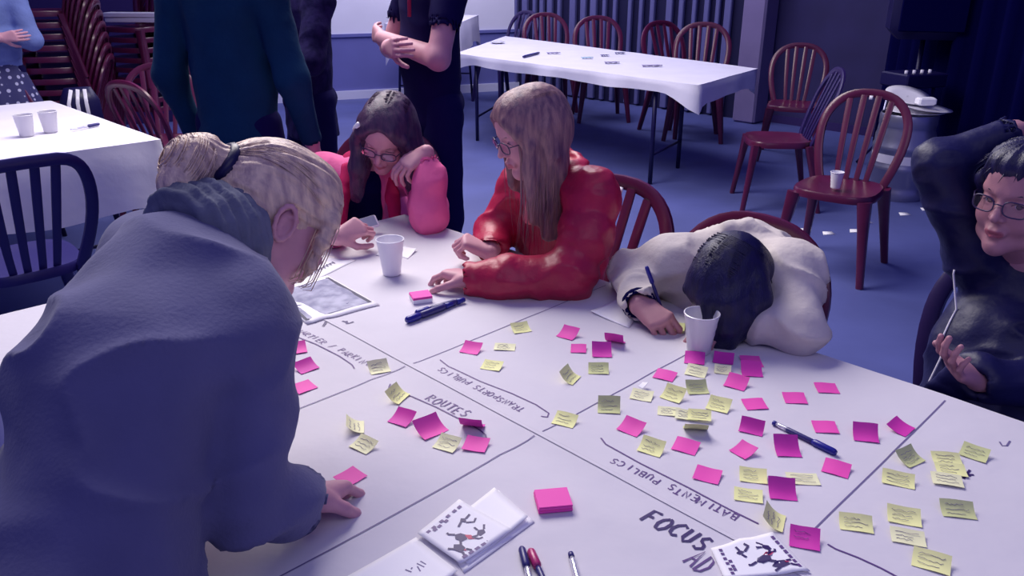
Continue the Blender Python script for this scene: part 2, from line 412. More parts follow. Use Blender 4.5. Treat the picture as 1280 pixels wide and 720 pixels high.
PF = paper('paper_tablecloth', 'white paper strip on the far half of the work table, full of notes', -.012, FOLD + .01, (.16, 0, .16, 0), .0004)
PN = paper('paper_tablecloth', 'white paper strip covering the near half of the work table, marked FOCUS', FOLD, TW + .012, (.16, 0, 0, .2))

def ribbon(pts, w, m, parent, name='marker_line', zo=.0012, sub=.015):
    """flat ink stroke through (s,t) points lying on the paper"""
    pts = [np.array(p, float) for p in pts]; P = []
    for a_, b_ in zip(pts, pts[1:]):
        n = max(1, int(np.linalg.norm(b_ - a_) / sub)); P += [a_ + (b_ - a_) * k / n for k in range(n)]
    P.append(pts[-1]); b = MB(); vs = []
    for i, p in enumerate(P):
        d = P[min(i + 1, len(P) - 1)] - P[max(i - 1, 0)]; d = d / (np.linalg.norm(d) + 1e-9); nn = np.array([-d[1], d[0]])
        for sg in (-1, 1):
            q = p + nn * sg * w / 2; vs.append(tuple(st(q[0], q[1], float(hz(q[0], q[1])) + zo)))
    b.add(vs, [(2 * i, 2 * i + 1, 2 * i + 3, 2 * i + 2) for i in range(len(P) - 1)]); return b
def ink(polys, w, m, parent, name, label=None, **k):
    B_ = MB()
    for p in polys:
        r = ribbon(p, w, m, parent, **k); B_.add(r.v, r.f)
    o = part(name, B_.mesh(name, m, False), parent, label)
    if len(polys) > 1: o['kind'] = 'stuff'
    return o
def stp(u, v): return to_st(at(u, v, z=ZT + .004))
def pxline(pts): return [stp(u, v) for u, v in pts]
ink([[(.872, .012), (.873, .64)], ], .0022, M['pencil'], PF, 'marker_line', 'thin cross line')
ink([[(1.245, .012), (1.245, .64)]], .0022, M['pencil'], PF, 'marker_line', 'thin cross line')
ink([[(1.705, .012), (1.71, .60)]], .0026, M['pencil'], PF, 'marker_line', 'thin cross line')
ink([[(.872, .66), (.870, 1.1)]], .0022, M['pencil'], PN, 'marker_line', 'thin cross line')
ink([[(1.245, .66), (1.25, 1.26)]], .0022, M['pencil'], PN, 'marker_line', 'thin cross line')
ink([pxline([(751, 548), (757, 556), (800, 580), (860, 610), (912, 638), (948, 656)])], .003, M['inkp'], PF, 'marker_line', 'curved bracket line')
ink([pxline([(550, 450), (560, 458), (600, 477), (640, 492), (670, 506), (686, 517), (684, 522), (676, 521)])], .003, M['inkp'], PF, 'marker_line', 'curved bracket line')
ink([pxline([(1034, 682), (1044, 688), (1072, 699), (1100, 712), (1130, 728)])], .003, M['inkp'], PF, 'marker_line', 'curved bracket line')
ink([pxline([(366, 421), (395, 432), (425, 447), (440, 457), (443, 462)])], .0028, M['inkp'], PN, 'marker_line', 'curved bracket line')
ink([pxline([(488, 481), (486, 486), (496, 491), (515, 497), (545, 510), (580, 528), (600, 539), (607, 545), (608, 550)])], .003, M['inkp'], PN, 'marker_line', 'curved bracket line')
GL = {'A': [[(0, 0), (.3, 1), (.6, 0)], [(.12, .4), (.5, .4)]], 'B': [[(0, 0), (0, 1), (.45, .9), (.45, .6), (0, .52), (.5, .42), (.5, .1), (0, 0)]],
 'C': [[(.6, .85), (.35, 1), (.08, .75), (0, .45), (.12, .12), (.35, 0), (.6, .12)]], 'D': [[(0, 0), (0, 1), (.4, .85), (.55, .5), (.4, .12), (0, 0)]],
 'E': [[(.5, 1), (0, 1), (0, 0), (.5, 0)], [(0, .5), (.4, .5)]], 'F': [[(0, 0), (0, 1), (.55, 1)], [(0, .52), (.42, .52)]],
 'G': [[(.55, .85), (.3, 1), (0, .5), (.3, 0), (.55, .15), (.55, .45), (.32, .45)]], 'I': [[(.1, 0), (.1, 1)]], 'K': [[(0, 0), (0, 1)], [(.5, 1), (0, .45), (.5, 0)]],
 'L': [[(0, 1), (0, 0), (.45, 0)]], 'M': [[(0, 0), (.05, 1), (.35, .35), (.65, 1), (.7, 0)]], 'N': [[(0, 0), (0, 1), (.5, 0), (.5, 1)]],
 'O': [[(.3, 1), (.05, .75), (0, .4), (.15, .05), (.38, 0), (.6, .3), (.6, .7), (.42, .98), (.3, 1)]], 'P': [[(0, 0), (0, 1), (.45, .9), (.48, .6), (0, .48)]],
 'Q': [[(.3, 1), (0, .5), (.3, 0), (.6, .5), (.3, 1)], [(.35, .25), (.62, -.05)]], 'R': [[(0, 0), (0, 1), (.45, .9), (.48, .62), (0, .5), (.5, 0)]],
 'S': [[(.5, .9), (.25, 1), (.02, .78), (.12, .58), (.42, .42), (.5, .2), (.25, 0), (0, .12)]], 'T': [[(0, 1), (.6, 1)], [(.3, 1), (.3, 0)]],
 'U': [[(0, 1), (.02, .25), (.25, 0), (.5, .2), (.52, 1)]], '/': [[(0, -.05), (.4, 1.05)]], ' ': []}
def write(txt, p0, p1, h, side, w, m, parent, name='lettering', label=None, slant=0.0):
    """text from p0 to p1 in (s,t); side=+1: tops point to -t"""
    p0 = np.array(p0); p1 = np.array(p1); d = p1 - p0; L = np.linalg.norm(d); d /= L; up = np.array([d[1], -d[0]]) * side
    adv = L / len(txt); polys = []
    for i, c in enumerate(txt):
        for g in GL[c]: polys.append([p0 + d * (i * adv + x * adv * 1.15 + slant * y * h) + up * (y * h) + np.array([0, .002 * math.sin(i * 2.1)]) for x, y in g])
    return ink(polys, w, m, parent, name, label, sub=.03)
write('FOCUS', stp(800, 651), stp(882, 692), .033, 1, .0052, M['ink'], PN, 'lettering', 'FOCUS in thick dark marker', slant=.15)
write('AD', stp(853, 704), stp(880, 722), .042, 1, .0034, M['inkp'], PN, 'lettering', 'AD in thin marker')
write('BATIMENTS PUBLICS', stp(924, 645), stp(766, 572), .016, 1, .0024, M['inkp'], PF, 'lettering', 'BATIMENTS PUBLICS written upside down')
write('TRANSPORTS PUBLICS', stp(657, 511), stp(551, 459), .016, 1, .0024, M['inkp'], PF, 'lettering', 'TRANSPORTS PUBLICS written upside down')
write('ROUTES', stp(531, 500), stp(582, 524), .023, 1, .0030, M['inkp'], PN, 'lettering', 'ROUTES in marker')
write('QUARTIER / PARKING', stp(364, 413), stp(461, 459), .017, 1, .0025, M['inkp'], PN, 'lettering', 'QUARTIER / PARKING in marker')
ink([pxline([(1203, 590), (1213, 596)]), pxline([(1204, 599), (1212, 588)]), pxline([(1200, 594), (1217, 594)])], .004, M['ink'], PF, 'doodle', 'small dark star scribble')
ink([pxline([(1249, 553), (1252, 558), (1258, 558), (1262, 552)])], .003, M['pencil'], PF, 'doodle', 'faint curved scribble')
ink([pxline([(404, 409), (408, 404)]), pxline([(428, 402), (436, 405), (442, 403)]), pxline([(433, 402), (434, 406)])], .006, M['ink'], PN, 'doodle', 'small dark scribble')

# generic covered table made from four corners
def covered(name, label, corners, z, drops, seed, cat='tablecloth', group=None, nx=40, ny=14, amp=.004, pw=1.0):
    c0, c1, c2, c3 = [np.array([c[0], c[1], z]) for c in corners]; b = MB()
    def top(a, q): return (c0 * (1 - a) + c1 * a) * (1 - q) + (c3 * (1 - a) + c2 * a) * q
    vs = []
    for i in range(nx + 1):
        for j in range(ny + 1):
            p = top(i / nx, j / ny); p = p + np.array([0, 0, .006 + amp * float(vn(np.array([p[0] * 5, p[1] * 5, seed]))) ]); vs.append(p)
    m = ny + 1; b.add(vs, [(i * m + j, (i + 1) * m + j, (i + 1) * m + j + 1, i * m + j + 1) for i in range(nx) for j in range(ny)])
    loop = [(i, 0) for i in range(nx)] + [(nx, j) for j in range(ny)] + [(i, ny) for i in range(nx, 0, -1)] + [(0, j) for j in range(ny, 0, -1)]
    cen = (c0 + c1 + c2 + c3) / 4; rows = 7; k = len(loop); vv = []; dist = 0; prev = None
    for r in range(rows + 1):
        q = r / rows; dist = 0; prev = None
        for i, j in loop:
            p = vs[i * m + j]; dist += 0 if prev is None else np.linalg.norm(p - prev); prev = p
            if j == 0 and i < nx: e = 0; f = i / nx
            elif i == nx and j < ny: e = 1; f = j / ny
            elif j == ny and i > 0: e = 2; f = 1 - i / nx
            else: e = 3; f = 1 - j / ny
            o = [(c0 - c3), (c1 - c0), (c2 - c1), (c0 - c1)][e]; o = [c0 - c3, c1 - c0, c3 - c0, c0 - c1][e]; o = o / np.linalg.norm(o)
            dr = drops[e]; cx = min(f, 1 - f) * 2
            dn = drops[(e + 1) % 4] if f > .5 else drops[(e - 1) % 4]
            D = dr + (max(dr, dn) * 1.45 - dr) * max(0, 1 - cx * 4.5) ** 1.3          # cloth corners hang lower
            wv = math.sin(dist * 9 + seed) * .35 + math.sin(dist * 17 + 2 * seed) * .2
            out = (.010 + .035 * q * (wv + .4) * pw) * min(1, q * 4)
            vv.append(p + o * out - np.array([0, 0, D * q * (1 + .08 * math.sin(dist * 6 + seed))]))
    b.add(vv, [(r * k + i, (r + 1) * k + i, (r + 1) * k + (i + 1) % k, r * k + (i + 1) % k) for r in range(rows) for i in range(k)])
    o = link(name, b.mesh(name, M['cloth'])); return tag(o, label, cat, group)
# far table
fc = [at(569, 68, ZT), at(872, 108, ZT), at(947, 87, ZT), at(632, 46, ZT)]
fc = [p[:2] for p in fc]
covered('tablecloth', 'white cloth over the long far table, its corners hanging in points', fc, ZT, (.085, .13, .06, .10), 3.1)
def n2(v): v = np.array([v[0], v[1], 0.]); return v / np.linalg.norm(v)
ft = thing('folding_table', 'long far table with thin dark legs in front of the slatted wall', 'table', ((fc[0][0] + fc[2][0]) / 2, (fc[0][1] + fc[2][1]) / 2, 0), 0, 'folding tables')
oc = np.array([ft.location[0], ft.location[1], 0])
cc = [np.array([c[0], c[1], 0]) - oc for c in fc]; b = MB()
tv = [c * .985 + np.array([0, 0, ZT - .03]) for c in cc] + [c * .985 + np.array([0, 0, ZT]) for c in cc]
part('tabletop', b.add(tv, [(3, 2, 1, 0), (4, 5, 6, 7), (0, 1, 5, 4), (1, 2, 6, 5), (2, 3, 7, 6), (3, 0, 4, 7)]).mesh('tabletop', M['plastic'], False), ft)
def bil(a, q): return (cc[0] * (1 - a) + cc[1] * a) * (1 - q) + (cc[3] * (1 - a) + cc[2] * a) * q
up = np.array([0, 0, 1.])
for a in (.10, .86):
    for q in (.04, .52):
        T_ = bil(a, q); part('leg', MB().tube([T_ + up * (ZT - .04), T_ + up * .35 - 0.0 * T_, T_ * 1.0], .017).mesh('leg', M['darkm']), ft)
    [part('cross_bar', MB().tube([bil(a, .04) + up * zz, bil(a, .52) + up * zz], .01).mesh('cross_bar', M['darkm']), ft) for zz in (.22, .68)]
# left table
K = at(201, 176, ZT); K[2] = 0
lc = [K + BX * 1.5, K, K - AX * 1.62, K - AX * 1.62 + BX * 1.5]
covered('tablecloth', 'white cloth hanging low over the left-hand table', [p[:2] for p in lc], ZT, (.30, .22, .22, .22), 1.7, pw=1.2)
folding_table('left-hand table under a long white cloth, with empty cups on it', K - AX * 1.6 + BX * .02, AX, BX, 1.58, 1.45, ZT - .004)
# high covered table beyond the standing man
HZ = .97
h0 = at(571, 31, HZ); h1 = at(609, 15, HZ); hd_ = n2(h1 - h0); hs = np.array([-hd_[1], hd_[0], 0])
Lh = 1.55
hc = [h0 + hs * .75, h0, h0 + hd_ * Lh, h0 + hd_ * Lh + hs * .75]
covered('tablecloth', 'white cloth on the high table behind the man in the navy polo shirt', [p[:2] for p in hc], HZ, (.28, .28, .2, .2), .4)
folding_table('high table behind the man in the navy polo shirt', np.array([h0[0], h0[1], 0]), hd_, hs, Lh, .75, HZ - .004)
# ================================================================ NOTES
def note_mesh(m, lift, bend, w=.05, l=.05, seed=0):
    n = 7; vs = []; th = .0005
    for side in (0, 1):
        for i in range(n):
            for j in range(n):
                x = i / (n - 1) - .5; y = j / (n - 1) - .5; q = y + .5
                z = lift * q ** 2.2 + bend * (x * 2) ** 2 * .5 + .0012 + side * th + .0006 * math.sin(seed + 5 * x)
                yy = y * l * (1 - .25 * (lift / .03) ** 2 * q)
                vs.append((x * w, yy, z))
    f = []
    for i in range(n - 1):
        for j in range(n - 1):
            a = i * n + j; f.append((a, a + 1, a + n + 1, a + n)); a += n * n; f.append((a, a + n, a + n + 1, a + 1))
    rim = [i * n for i in range(n)] + [(n - 1) * n + j for j in range(1, n)] + [i * n + n - 1 for i in range(n - 2, -1, -1)] + [j for j in range(n - 2, 0, -1)]
    for a, c in zip(rim, rim[1:] + rim[:1]): f.append((a, c, c + n * n, a + n * n))
    me = bpy.data.meshes.new('sticky_note'); me.from_pydata(vs, [], f); me.materials.append(m); me.shade_smooth(); me.set_sharp_from_angle(angle=math.radians(50)); return me
NG = {'pink': 'pink sticky notes on the work table', 'yellow': 'yellow sticky notes on the work table'}
def note(u, v, mk, rot, lab, lift=.004, bend=.0, w=.05, l=.05, z=0, scrib=True, tilt=None):
    w *= .83; l *= (.64 if mk[0] != 'p' else .72)
    s_, t_ = to_st(at(u, v, ZT + .004)); p = st(s_, t_, float(hz(s_, t_)) + .0006 + z)
    o = link('sticky_note', note_mesh(M[mk], lift, bend, w, l, u), loc=tuple(p)); o.rotation_euler = (tilt[0] if tilt else 0, tilt[1] if tilt else 0, math.radians(rot))
    fam = 'pink' if mk.startswith('pink') else 'yellow'
    tag(o, lab, 'sticky note', NG[fam])
    if scrib and (fam == 'yellow' or 'with writing' in lab):
        b = MB(); rnd = random.Random(u * 7 + v)
        for k in range(3 if fam == 'yellow' else 2):
            y = l * (.26 - .24 * k); q = y / l + .5; x0 = -w * .36; x1 = w * rnd.uniform(.1, .38); pts = []
            for i in range(9):
                x = x0 + (x1 - x0) * i / 8; yy = y + rnd.uniform(-.0018, .0018); qq = yy / l + .5
                pts.append((x, yy * (1 - .25 * (lift / .03) ** 2 * qq), lift * qq ** 2.2 + bend * (x / w * 2) ** 2 * .5 + .0028))
            b.sweep(pts, .0008, .0003, n=4)
        hw_ = part('handwriting', b.mesh('handwriting', M['inkp'] if fam == 'pink' else M['pencil'], False), o); hw_['kind'] = 'stuff'
    return o
NOTES = [
 (371, 439, 'pink', 20, 'pink note nearest the photo sheet, its left side hidden by the blue-grey sleeve', .012),
 (383, 461, 'pink_shade', 42, 'middle of the three pink notes beside the blue-grey sleeve', .012),
 (380, 486, 'pink', 44, 'flat pink note, nearest of the three beside the blue-grey sleeve', .004),
 (438, 598, 'pink', 50, 'pink note being pressed down by the fingertips of the bending woman', .003),
 (503, 526, 'pink_shade', -30, 'small pink note left end of the row below ROUTES', .014),
 (538, 539, 'pink', 40, 'largest curled pink note in the row below ROUTES', .020, 0, .062, .058),
 (590, 538, 'pink_shade', 170, 'dark magenta note standing up at the end of the ROUTES bracket line', .028),
 (595, 559, 'pink', -15, 'pink note at the right end of the row below ROUTES', .006),
 (589, 438, 'pink', -20, 'lone pink note left of three yellow ones on the far paper strip', .012),
 (710, 420, 'pink', -35, 'pink note with a raised dark corner, farthest left in the cluster behind two small squares', .016),
 (723, 438, 'pink', -6, 'smallest pink note, between the raised-corner one and the shaded square', .006, 0, .04, .042),
 (752, 443, 'pink_shade', -2, 'shaded magenta square note just behind a grey-green yellow note', .020),
 (768, 431, 'pink_shade', 160, 'magenta note curled upward behind the shaded magenta square', .030),
 (831, 471, 'pink', -28, 'flat pink note between the grey-green note and the scribbled yellow cluster', .004),
 (789, 537, 'pink', -38, 'tilted pink note beside the start of the BATIMENTS PUBLICS bracket', .012),
 (857, 560, 'pink', -28, 'pink note in front of the dark-edged curled yellow note', .006),
 (884, 596, 'pink', -25, 'pink note closest to the word BATIMENTS', .004),
 (868, 451, 'pink_shade', -14, 'pink note lying against the foot of the clear cup', .012),
 (904, 451, 'pink_shade', -18, 'pink note between the clear cup and the long hanging hair', .010),
 (939, 454, 'pink', -2, 'flat pink note lying under the end of the hanging black hair', .004, 0, .05, .06),
 (939, 467, 'pink_shade', -6, 'curled magenta note overlapping the one under the black hair', .018),
 (920, 482, 'pink', -32, 'twisted pink note between the small scribbled yellow note and the curled magenta', .014),
 (943, 507, 'pink', 4, 'pink note left of the slim end of the blue-capped pen', .003),
 (939, 539, 'pink_shade', -25, 'folded magenta note with a dark near edge left of the blue-capped pen', .018, 0, .05, .036),
 (929, 566, 'pink', -55, 'slanting pink note beside the large shaded magenta square', .010, 0, .042, .046),
 (983, 564, 'pink_shade', -3, 'large shaded magenta square note just below the blue-capped pen', .020, 0, .05, .056),
 (993, 500, 'pink', -5, 'pink note behind the blue-capped pen', .004),
 (1033, 487, 'pink', -4, 'farthest right pink note towards the table edge, lying flat', .003),
 (1031, 536, 'pink', -6, 'flat pink note right of the middle of the blue-capped pen', .003),
 (1081, 547, 'pink_shade', -14, 'pink note with its far edge curled up and dark, right of the blue pen cap', .018),
 (1125, 537, 'pink_shade', 42, 'pink diamond-turned note sitting on the thin cross line near the table edge', .010),
 (1045, 588, 'pink', -30, 'pink note just in front of the blue pen cap', .006),
 (977, 618, 'pink_shade', -8, 'pink note with a dark curled far edge between two pale yellow ones', .018),
 (1005, 678, 'pink_shade', -18, 'pink note with writing next to the drawn leaflet', .012),
 (651, 413, 'yel', 20, 'yellow note farthest from the viewer on the far strip, curled with a dark corner', .012),
 (631, 435, 'yelp', -5, 'pale flattened yellow note, middle one of the three behind TRANSPORTS', .004, 0, .055, .04),
 (615, 459, 'yel', -18, 'bright yellow note just above the word PUBLICS of TRANSPORTS PUBLICS', .006),
 (474, 463, 'yelp', 25, 'crumpled pale yellow note between PARKING and the ROUTES bracket', .016),
 (497, 499, 'yel', 65, 'bright curled yellow note at the start of the ROUTES bracket', .020),
 (444, 536, 'yelp', 100, 'curled yellow note, farther of the two in front of the sleeve', .018),
 (455, 559, 'yelp', -35, 'yellow note, nearer of the two in front of the sleeve', .010),
 (559, 558, 'yelp', -28, 'yellow note with a grey shaded edge below the largest pink note', .012),
 (706, 528, 'yel', -24, 'yellow note with black writing where two cross lines meet the paper joint', .010),
 (712, 474, 'yel', 62, 'bright upright-curled yellow note left of the grey-green square', .022),
 (748, 464, 'grn', -4, 'grey-green square note directly in front of the shaded magenta square', .012, 0, .05, .044),
 (761, 512, 'grn', -6, 'yellow note with a dark rolled far edge near the cross line', .020),
 (802, 496, 'yelp', -20, 'pale yellow note with a white scrap on its far edge', .006),
 (841, 497, 'yel', -38, 'yellow note ruled with dark lines and a raised corner', .018),
 (870, 467, 'yelp', -25, 'crumpled yellow note just in front of the clear cup', .010),
 (903, 465, 'yelp', -15, 'small yellow note with a dark scribble between pink ones', .008, 0, .04, .04),
 (871, 489, 'grn', 5, 'yellow note with a dark green shaded bar behind the white-lit one', .016, 0, .05, .046),
 (898, 510, 'yel', -30, 'bright yellow note left of the flat pink one beside the pen', .014),
 (836, 516, 'yelp', -12, 'left note of the row of three overlapping scribbled yellow notes', .004, 0, .05, .04),
 (858, 522, 'yelp', -14, 'middle note of the row of three overlapping scribbled yellow notes', .006, 0, .05, .04, .002),
 (874, 524, 'yel', -12, 'right note of the row of three overlapping scribbled yellow notes', .008, 0, .05, .04, .004),
 (869, 540, 'grn', 172, 'yellow-green note rolled up with a dark near edge', .022),
 (814, 563, 'yel', -30, 'yellow ruled note with a black corner below the tilted pink one', .014),
 (941, 598, 'yel', -12, 'yellow note, farther of the two left of the dark-curled pink note', .008, 0, .052, .048),
 (935, 622, 'yel', -14, 'yellow note, nearer of the two left of the dark-curled pink note', .004, 0, .052, .046),
 (1003, 601, 'yelp', -4, 'flat pale yellow note right of the large shaded magenta square', .002, 0, .06, .045),
 (966, 654, 'yel', 66, 'yellow note curled with ruled lines at the corner of the drawn leaflet', .020),
 (1136, 576, 'grn', 30, 'dull yellow-green note in front of the pink diamond-turned one', .016),
 (1122, 603, 'yel', -22, 'yellow ruled note below the dull yellow-green one', .010, 0, .058, .045),
 (1069, 659, 'yel', -14, 'yellow note alone beside the thin cross line, leftmost of the right-hand yellow group', .010, 0, .056, .046),
 (1129, 650, 'yel', -18, 'yellow note with two ruled lines, upper one of a close pair', .010, 0, .056, .05),
 (1134, 675, 'yelp', -16, 'yellow note with glossy white flecks, lower one of a close pair', .005, 0, .056, .046),
 (1183, 577, 'yel', -8, 'upper note of the yellow trio beside the star scribble', .008, 0, .055, .045),
 (1217, 570, 'grn', -40, 'green-tinted note with a thick dark edge, closest to the table edge', .010),
 (1188, 590, 'yel', -12, 'middle note of the yellow trio beside the star scribble', .005, 0, .055, .045, .001),
 (1183, 603, 'yelp', -16, 'lower note of the yellow trio beside the star scribble', .004, 0, .055, .045, .002),
 (1196, 642, 'grn', -10, 'olive note with dark ruled lines right of the close yellow pair', .012, 0, .058, .045),
 (1163, 707, 'yel', -28, 'yellow note nearest the bottom edge of the picture', .010, 0, .058, .05),
]
for nt_ in NOTES:
    u, v, mk, rot, lab, lift = nt_[:6]; ex = nt_[6:] + (0, .05, .05, 0)[len(nt_) - 6:]
    note(u, v, mk, rot, lab, lift, ex[0], ex[1], ex[2], ex[3])
def pad(u, v, mk, rot, lab, w=.05, l=.05, h=.010, under=None):
    s_, t_ = to_st(at(u, v, ZT + .01)); p = st(s_, t_, float(hz(s_, t_)) + .001)
    t = thing('sticky_note_pad', lab, 'note pad', tuple(p), math.radians(rot), 'pads of sticky notes')
    z = 0
    if under: part('lower_block', MB().box((0, 0, under / 2), (w, l, under)).mesh('lower_block', M['white'], False), t, 'white block'); z = under
    n = 5
    for k in range(n): part('sheet', MB().box((.0006 * math.sin(k * 2), .0006 * math.cos(k * 3), z + h * (k + .5) / n), (w, l, h / n * .92)).mesh('sheet', M[mk if k % 2 else mk], False), t)
    return t
pad(691, 627, 'pink', 8, 'thick pink sticky note pad alone near the folded leaflet', .052, .045, .012)
pad(526, 373, 'pink', 20, 'small pink sticky note pad on a white block behind the two navy markers', .048, .044, .006, .010)
pad(839, 408, 'grn', -15, 'lime green sticky note pad under the writing hand of the child in cream', .06, .045, .006)

# ================================================================ PAPERS
def sheet(name, lab, pts, m, th=.0008, zo=.001, curl=0.0, cat='paper', group=None):
    """paper quad from four (s,t) corners following the table"""
    P = [np.array(p, float) for p in pts]; n = 12; vs = []
    cs = sum(P) / 4; base = st(cs[0], cs[1], float(hz(cs[0], cs[1])))
    for sd in (0, 1):
        for i in range(n):
            for j in range(n):
                a, q = i / (n - 1), j / (n - 1); p = (P[0] * (1 - a) + P[1] * a) * (1 - q) + (P[3] * (1 - a) + P[2] * a) * q
                vs.append(st(p[0], p[1], float(hz(p[0], p[1])) + zo + sd * th + curl * (a * q) ** 2 + curl * .5 * ((1 - a) * (1 - q)) ** 3) - base)
    f = []
    for i in range(n - 1):
        for j in range(n - 1):
            a = i * n + j; f.append((a, a + 1, a + n + 1, a + n)); a += n * n; f.append((a, a + n, a + n + 1, a + 1))
    rim = [i * n for i in range(n)] + [(n - 1) * n + j for j in range(1, n)] + [i * n + n - 1 for i in range(n - 2, -1, -1)] + [j for j in range(n - 2, 0, -1)]
    for a, c in zip(rim, rim[1:] + rim[:1]): f.append((a, c, c + n * n, a + n * n))
    o = link(name, MB().add(vs, f).mesh(name, m), loc=tuple(base)); tag(o, lab, cat, group); o.data.update()
    return o, P, base, zo + th
def on_sheet(S, polys, w, m, name, lab=None, fill=False):
    """draw strokes (a,q in 0..1) or filled polygons on a sheet"""
    o, P, base, zt = S; b = MB()
    def pt(a, q): return (P[0] * (1 - a) + P[1] * a) * (1 - q) + (P[3] * (1 - a) + P[2] * a) * q
    for pl in polys:
        if fill:
            vs = []
            for a, q in pl: p = pt(a, q); vs.append(st(p[0], p[1], float(hz(p[0], p[1])) + zt + .0009) - base)
            b.add(vs, [tuple(range(len(vs)))])
        else:
            r = ribbon([pt(a, q) for a, q in pl], w, m, o, zo=zt + .0009); b.add([np.array(p) - base for p in r.v], r.f)
    q_ = part(name, b.mesh(name, m, False), o, lab)
    if len(polys) > 1: q_['kind'] = 'stuff'
    return q_
def px4(*uv): return [stp(u, v) for u, v in uv]
S1 = sheet('paper_sheet', 'white sheet with small lettering behind the printed photo sheet', px4((345, 348), (395, 318), (446, 326), (352, 372)), M['white'], zo=.001, group='white sheets')
rnd = random.Random(3)
on_sheet(S1, [[(.15 + .05 * i, .62 + .03 * math.sin(i)), (.17 + .05 * i, .74), (.19 + .05 * i, .62)] for i in range(14)], .004, M['ink'], 'lettering')
S2 = sheet('photo_sheet', 'white sheet with a printed grey hillside photo and dark side bars', px4((340, 366), (409, 346), (475, 383), (384, 407)), M['white'], zo=.0022, group='white sheets')
on_sheet(S2, [[(.06, .08), (.94, .08), (.94, .90), (.06, .90)]], 0, M['print'], 'photo_print', fill=True)
on_sheet(S2, [[(.94, .06), (.94, .90)], [(.05, .08), (.05, .92)]], .010, M['darkm'], 'side_bar', 'dark side bar')
on_sheet(S2, [[(.1, .3), (.3, .35), (.5, .22), (.7, .34), (.92, .25)], [(.1, .55), (.25, .6), (.45, .48), (.6, .62), (.8, .5), (.92, .58)], [(.62, .75), (.68, .8), (.74, .76)]], .006, M['navym'], 'photo_detail')
sheet('paper_sheet', 'white writing sheet beside the sleeve of the child in cream', px4((738, 392), (775, 373), (800, 392), (786, 411)), M['white'], zo=.0015, curl=.01, group='white sheets')
def doodles(S, dx=0):
    on_sheet(S, [[(.30 + dx, .55), (.36 + dx, .48), (.44 + dx, .52), (.47 + dx, .60), (.42 + dx, .68), (.33 + dx, .66)], [(.62, .34), (.68, .30), (.73, .36), (.67, .42)], [(.12, .70), (.20, .62), (.28, .70), (.27, .80), (.16, .84)], [(.58, .72), (.66, .66), (.74, .71), (.70, .78), (.60, .78)]], 0, M['ink'], 'doodle', 'dark blue cartoon-like blots', fill=True)
    on_sheet(S, [[(.45 + dx, .58), (.52 + dx, .66), (.50 + dx, .76), (.43 + dx, .70)], [(.20, .80), (.25, .79), (.24, .86)]], 0, M['red'], 'doodle', 'red blots', fill=True)
    on_sheet(S, [[(.36 + dx, .48), (.30 + dx, .40), (.31 + dx, .36)], [(.47 + dx, .66), (.54 + dx, .80), (.60 + dx, .82)], [(.14, .70), (.08, .62)], [(.27, .70), (.34, .62)], [(.18, .84), (.14, .92)], [(.26, .82), (.30, .90)], [(.73, .36), (.84, .34)], [(.62, .36), (.52, .40)], [(.67, .42), (.76, .50), (.84, .46)], [(.58, .74), (.50, .70)], [(.74, .71), (.82, .64)], [(.66, .66), (.67, .58)]], .0035, M['ink'], 'doodle_line', 'thin dark cartoon strokes')
    on_sheet(S, [[(x, .12 + .05 * k), (x + .07, .12 + .05 * k)] for k, xs in enumerate(((.1, .22, .4, .55, .7, .82), (.2, .3, .45))) for x in xs] + [[(.1 + .12 * k, .93), (.18 + .12 * k, .93)] for k in range(7)], .005, M['inkp'], 'lettering', 'short dashes of print')
# leaflet pile near the bottom centre
sheet('paper_sheet', 'blank sheet lowest in the leaflet pile, right half showing', px4((552, 674), (623, 614), (668, 653), (580, 716)), M['white'], zo=.001, group='white sheets')
sheet('paper_sheet', 'blank sheet in the middle of the leaflet pile', px4((545, 668), (618, 612), (660, 652), (585, 707)), M['white'], zo=.003, curl=.006, group='white sheets')
S3 = sheet('leaflet', 'leaflet with cartoon-like blue and red drawings lying on blank sheets', px4((522, 671), (574, 628), (640, 668), (576, 708)), M['white'], zo=.006, curl=.003, group='drawn leaflets')
doodles(S3)
S4 = sheet('leaflet', 'leaflet with drawings at the bottom edge next to the FOCUS lettering', px4((905, 726), (888, 688), (965, 668), (1012, 718)), M['white'], zo=.003, group='drawn leaflets')
S4 = (S4[0], S4[1], S4[2], S4[3]); doodles(S4)
S5 = sheet('paper_sheet', 'large sheet with faint pencil sketching at the bottom edge, below the leaflet pile', px4((395, 745), (520, 672), (572, 716), (470, 800)), M['white'], zo=.001, curl=.004, group='white sheets')
on_sheet(S5, [[(.6 + .04 * i, .5 + .1 * math.sin(i * 2)), (.62 + .04 * i, .56 + .1 * math.cos(i))] for i in range(8)], .002, M['pencil'], 'sketch')
sheet('paper_scrap', 'white scrap of paper lying beside the tall white cup', px4((492, 318), (506, 308), (521, 314), (510, 324)), M['white'], zo=.001, curl=.008, group='paper scraps')
sheet('paper_scrap', 'white scrap of paper half behind the tall white cup', px4((470, 320), (480, 308), (494, 314), (484, 322)), M['white'], zo=.001, curl=.003, group='paper scraps')
sheet('paper_scrap', 'tiny white scrap on the far edge of a pale yellow note', px4((797, 488), (803, 482), (810, 484), (803, 490)), M['white'], zo=.008, curl=.003, group='paper scraps')

